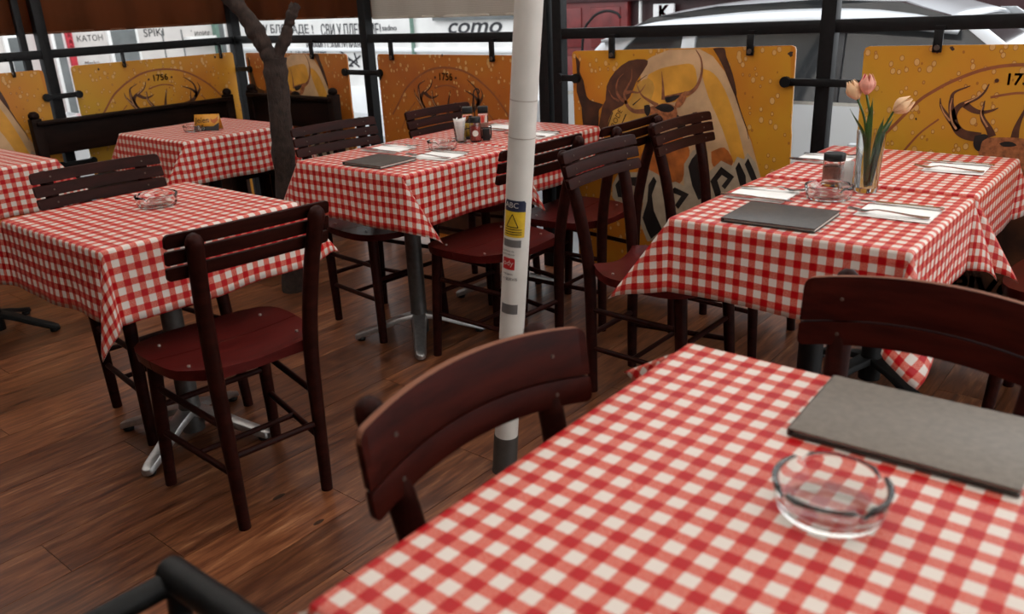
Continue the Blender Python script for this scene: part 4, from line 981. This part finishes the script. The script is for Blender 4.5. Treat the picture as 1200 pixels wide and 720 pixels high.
# ------------------------------------------------------------------ street: houses
def house(name, label, loc, rz): return thing(name, label, 'building', loc, rz)
# far white house (plane y = 8)
hb = house('street_house', 'white rendered house wall with black Cyrillic graffiti across the street', (0, 8, 0), 0)
MB().box((-9.2, .15, 2.0), (6.4, .3, 4.6)).build('wall', 'render_white', hb, smooth=0)
MB().box((-9.2, -.03, .705), (6.4, .06, .05)).build('ledge', 'ledge_white', hb, bevel=.01); MB().box((-9.2, -.04, -.05), (6.4, .08, .5)).build('plinth', 'ledge_white', hb, bevel=.01)
MB().box((-7.05, -.03, 1.13), (1.5, .06, .14)).build('lintel', 'pane_grey', hb, bevel=.01)
def wt(s, x0, x1, z, hgt, m='graffiti_black', rot=0, sh=0, bold=0):
    mb = text_mb(s, 1.0, .001, 1.0, bold); xs = [v[0] for v in mb.v]; ys = [v[1] for v in mb.v]; kx = (x1-x0)/(max(xs)-min(xs)); kz = hgt/(max(ys)-min(ys))
    mb.v = [(x0+(v[0]-min(xs))*kx+sh*(v[1]-min(ys))*kz, -.004-.004*(v[2] > 0), z+(v[1]-min(ys))*kz-hgt/2+rot*(v[0]-min(xs))*kx) for v in mb.v]
    me = mb.mesh('graffiti'); me.materials.append(MATS[m]); o = bpy.data.objects.new('graffiti', me); COL.objects.link(o); o.parent = hb
wt('У БЛОКАДЕ !', -11.50, -10.28, .992, .155, rot=-.012, bold=.006); wt('СВИ У ПЛЕНУМЕ!', -10.10, -8.83, .975, .165, rot=-.006, bold=.002); wt('ИМАМО САМОУПРАВУ', -10.48, -9.20, .765, .10); wt('СЛОБОДНИ', -10.88, -10.05, .655, .085)
wt('como', -7.60, -6.72, .965, .13, sh=.4, bold=.012); wt('sadno', -8.80, -8.52, .985, .07)
def tagx(mb):
    for a, b in (((-9.76, .70), (-9.34, .47)), ((-9.60, .46), (-9.30, .62)), ((-9.58, .56), (-9.50, .56)), ((-9.42, .66), (-9.38, .52)), ((-9.56, .48), (-9.48, .48))): mb.bar((a[0], -.006, a[1]), (b[0], -.006, b[1]), .012, .022)
prt('graffiti_scrawl', 'graffiti_black', hb, tagx)
MB().box((-8.18, -.05, 1.9), (.035, .04, 4.2)).build('downpipe', 'pillar_green', hb)
# maroon shop front
hm = house('shop_front', 'dark maroon shop front with red panelled door behind the silver car', (0, 8, 0), 0)
MB().box((-3.48, .2, 2.0), (5.0, .3, 4.6)).build('wall', 'facade_maroon', hm, smooth=0)
d_ = MB().box((-5.45, .0, .66), (1.05, .08, 1.8)).build('door', 'door_red', hm, bevel=.01)
for cx_ in (-5.70, -5.20):
    for zc_, hz in ((.95, .42), (.45, .40), (-.02, .38)): MB().box((cx_, -.045, zc_), (.38, .02, hz)).build('door_panel', 'door_red', d_, bevel=.012)
MB().box((-4.8, -.02, 1.27), (2.6, .10, .12)).build('cornice', 'facade_maroon', hm, bevel=.01)
s_ = MB().box((-4.50, -.02, 1.09), (.24, .03, .16)).build('shop_sign', 'sign_white', hm, bevel=.004); text_on('K', .17, 'shop_red', s_, lambda a, b, c: (-4.50+a, -.038, 1.085+b), 'sign_lettering', bold=.05)
MB().box((-4.78, -.02, .9), (.02, .03, .9)).build('frame_strip', 'frame_white', hm)
MB().tube(smoothpath([(-5.38, -.25, -.2), (-5.36, -.25, .80), (-5.25, -.25, 1.04), (-5.08, -.25, 1.12), (-4.93, -.25, 1.10), (-4.88, -.25, 1.05)], 5), .014, 8).build('bent_lamp_arm', 'black_iron', hm, 60)
# house on the left (plane x = -12.5)
hl = house('street_house', 'pale house front with windows and red vertical sign beyond the long bench', (-12.5, 0, 0), PI/2)
k = 12.5/9
X = lambda b: b*k
Z = lambda z: CAMH-(CAMH-z)*k
MB().box((4.2, .15, 1.8), (8.6, .3, 5.0)).build('wall', 'render_cream', hl, smooth=0)
def window(b0, b1, z0, z1):
    f = MB().box(((X(b0)+X(b1))/2, -.02, (z0+z1)/2), (X(b1)-X(b0), .08, z1-z0)).build('window', 'frame_white', hl, bevel=.008)
    MB().box(((X(b0)+X(b1))/2, -.062, (z0+z1)/2), (X(b1)-X(b0)-.09, .012, z1-z0-.09)).build('pane', 'pane_grey', f)
window(4.33, 4.66, .2, 1.14); window(3.33, 3.53, .2, 1.12); window(3.76, 3.90, -.2, 1.5); window(5.57, 5.72, .0, 1.5)
for b_ in (3.655,): MB().box((X(b_), -.05, .8), (.05, .06, 2.0)).build('red_strip', 'shop_red', hl)
s_ = MB().box((X(3.925), -.08, .75), (.085, .06, 1.3)).build('vertical_sign', 'shop_red', hl, bevel=.006)
for j, ch in enumerate('КАРЕ'): text_on(ch, .085, 'print_white', s_, lambda a, b, c, j=j: (X(3.925)+a, -.113, 1.06-j*.085+b), 'sign_lettering')
lt = lambda s, size, b, z, m='graffiti_black': text_on(s, size, m, hl, lambda a, bb, c: (X(b)+a, -.004, Z(z)+bb), 'graffiti')
lt('КАТОН', .11, 4.16, 1.085); lt('SPIKI', .16, 4.86, 1.10); lt('фиnиg', .13, 5.40, 1.065); lt('Marko', .08, 4.13, .845, 'graffiti_red'); lt('о', .12, 3.38, .99)
MB().box((X(5.36), -.10, Z(1.00)), (.46, .2, .10)).build('awning', 'frame_white', hl, bevel=.01); MB().box((X(5.585), -.06, 1.0), (.06, .1, 3.0)).build('pillar', 'pillar_green', hl)
for b_ in (4.95, 5.18): MB().box((X(b_), -.008, .5), (.012, .02, 1.1)).build('wall_joint', 'pane_grey', hl)

# ------------------------------------------------------------------ cars
def make_car(label, paint, loc, rz):
    """local x forward, y left; z from the street. Near side is y = -0.88 (right side)"""
    t = thing('parked_car', label, 'car', loc, rz, 'cars parked outside the railing')
    hw = .88
    side = [(-2.15, .35), (-2.18, .62), (-2.10, .86), (-1.95, .93), (1.0, .93), (1.35, .90), (2.05, .78), (2.16, .60), (2.15, .35), (1.78, .30)]
    for cx_ in (1.32,):
        side += [(cx_+.36*math.cos(a), .30+.36*math.sin(a)) for a in np.linspace(0.05, PI-.05, 9)]
    side += [(.9, .22), (-.95, .22)]
    side += [(-1.35+.36*math.cos(a), .30+.36*math.sin(a)) for a in np.linspace(.05, PI-.05, 9)]
    side += [(-1.78, .30)]
    from mathutils.geometry import tessellate_polygon
    T = tessellate_polygon([[Vector((p[0], p[1], 0)) for p in side]]); n = len(side); mb = MB()
    inset = lambda z: hw-.04*max(0, (z-.55)/.4)**2-.05*max(0, (.5-z)/.3)
    vs = [(p[0], -inset(p[1]), p[1]) for p in side]+[(p[0], inset(p[1]), p[1]) for p in side]
    mb.add(vs, [tuple(f) for f in T]+[tuple(i+n for i in reversed(f)) for f in T]+[(i, i+n, (i+1) % n+n, (i+1) % n) for i in range(n)])
    body = mb.build('body', paint, t, 40)
    # glasshouse
    bl = [(-2.02, .92), (-1.55, .93), (-.60, .93), (.15, .93), (.95, .92), (1.05, .92)]
    belt = [(-2.05, .91), (1.10, .91)]; rf = [(-1.45, 1.42), (.25, 1.43)]
    yb, yt = .80, .60
    top_path = [(-1.98, .95), (-1.62, 1.27), (-1.35, 1.40), (-.9, 1.455), (-.3, 1.475), (.15, 1.45), (.45, 1.36), (1.08, .93)]
    yy = lambda z: yb+(yt-yb)*min(1, max(0, (z-.92)/.48))
    g_ = MB()
    prof = [(-1.98, .90)]+top_path+[(1.08, .90)]
    T = tessellate_polygon([[Vector((p[0], p[1], 0)) for p in prof]]); n = len(prof)
    vs = [(p[0], -yy(p[1])+.012, p[1]-.01) for p in prof]+[(p[0], yy(p[1])-.012, p[1]-.01) for p in prof]
    g_.add(vs, [tuple(f) for f in T]+[tuple(i+n for i in reversed(f)) for f in T]+[(i, i+n, (i+1) % n+n, (i+1) % n) for i in range(n)]); g_.build('window_glass', 'car_glass', t, 20)
    # roof skin
    P = smoothpath([(-1.66, 1.25), (-1.42, 1.385), (-.9, 1.455), (-.3, 1.475), (.15, 1.45), (.47, 1.36)], 4); vs = []; m = 14
    for x, z in P:
        e = max(0, min(1, (z-1.25)/.2))
        for j in range(m+1):
            u = -1+2*j/m; vs.append((x, u*(.70-.06*abs(u)**6*0), z+.012-.135*e*abs(u)**4))
    MB().add(vs, [(i*(m+1)+j, i*(m+1)+j+1, (i+1)*(m+1)+j+1, (i+1)*(m+1)+j) for i in range(len(P)-1) for j in range(m)]).build('roof', paint, t, 60).modifiers.new('thickness', 'SOLIDIFY').thickness = .02
    for sd in (-1, 1):
        def pil(p0, p1, w0, name='pillar', mat=paint):
            a, b = Vector((p0[0], sd*(yy(p0[1])+.004), p0[1])), Vector((p1[0], sd*(yy(p1[1])+.004), p1[1])); w2 = Vector((w0/2, 0, 0)); d = Vector((0, -sd*.03, 0))
            MB().add([a-w2, a+w2, b+w2, b-w2, a-w2+d, a+w2+d, b+w2+d, b-w2+d], [(0, 1, 2, 3), (7, 6, 5, 4), (0, 4, 5, 1), (1, 5, 6, 2), (2, 6, 7, 3), (3, 7, 4, 0)]).build(name, mat, t, bevel=.006)
        pil((1.06, .93), (.45, 1.37), .09); pil((-.10, .93), (-.14, 1.36), .07, mat='car_trim'); pil((-1.02, .93), (-1.05, 1.36), .09); pil((-1.84, .94), (-1.50, 1.32), .22)
        MB().bar((-1.9, sd*.835, .935), (1.05, sd*.835, .93), .02, .02).build('belt_trim', 'steel', t)
        for xh in (-.85, .05):
            MB().tube(smoothpath([(xh, sd*.868, .72), (xh+.03, sd*.90, .73), (xh+.17, sd*.90, .73), (xh+.20, sd*.868, .72)], 4), .012, 8).build('door_handle', paint, t, 60)
        for xd in (-1.0, -.12, .98): MB().box((xd, sd*.8745, .62), (.008, .012, .6)).build('door_gap', 'car_trim', t)
        mr = MB().box((.86, sd*.98, 1.0), (.12, .18, .12)).build('mirror', paint, t, bevel=.03, segs=3)
        for cx_ in (1.32, -1.35):
            w = MB().lathe([(.10, -.10), (.31, -.10), (.325, -.07), (.325, .07), (.31, .10), (.10, .10)], 28); w.v = [(v[0]+cx_, v[2]+sd*.79, v[1]+.325) for v in w.v]; wo = w.build('wheel', 'car_rubber', t, 40)
            r_ = MB().lathe([(0, 0), (.05, .02), (.20, .0), (.215, .02), (.215, -.03), (0, -.03)], 28); r_.v = [(v[0]+cx_, sd*(.885+v[2]), v[1]+.325) for v in r_.v]; r_.build('rim', 'steel', wo, 40)
    MB().box((-2.12, -.62, .76), (.10, .34, .16)).build('tail_light', 'shop_red', t, bevel=.02); MB().box((-2.12, .62, .76), (.10, .34, .16)).build('tail_light', 'shop_red', t, bevel=.02)
    MB().box((2.06, -.60, .66), (.14, .36, .13)).build('headlight', 'clear_glass', t, bevel=.02); MB().box((2.06, .60, .66), (.14, .36, .13)).build('headlight', 'clear_glass', t, bevel=.02)
    MB().box((2.15, 0, .42), (.08, 1.5, .16)).build('bumper', 'car_trim', t, bevel=.02); MB().box((-2.16, 0, .42), (.08, 1.5, .16)).build('bumper', 'car_trim', t, bevel=.02)
    return t
SV = make_car('silver car parked right behind the railing on the right', 'silver_paint', (-1.50, 5.48, -.25), 0)
make_car('white car parked beyond the far left railing', 'white_paint', (-7.6, 1.15, -.25), PI/2)
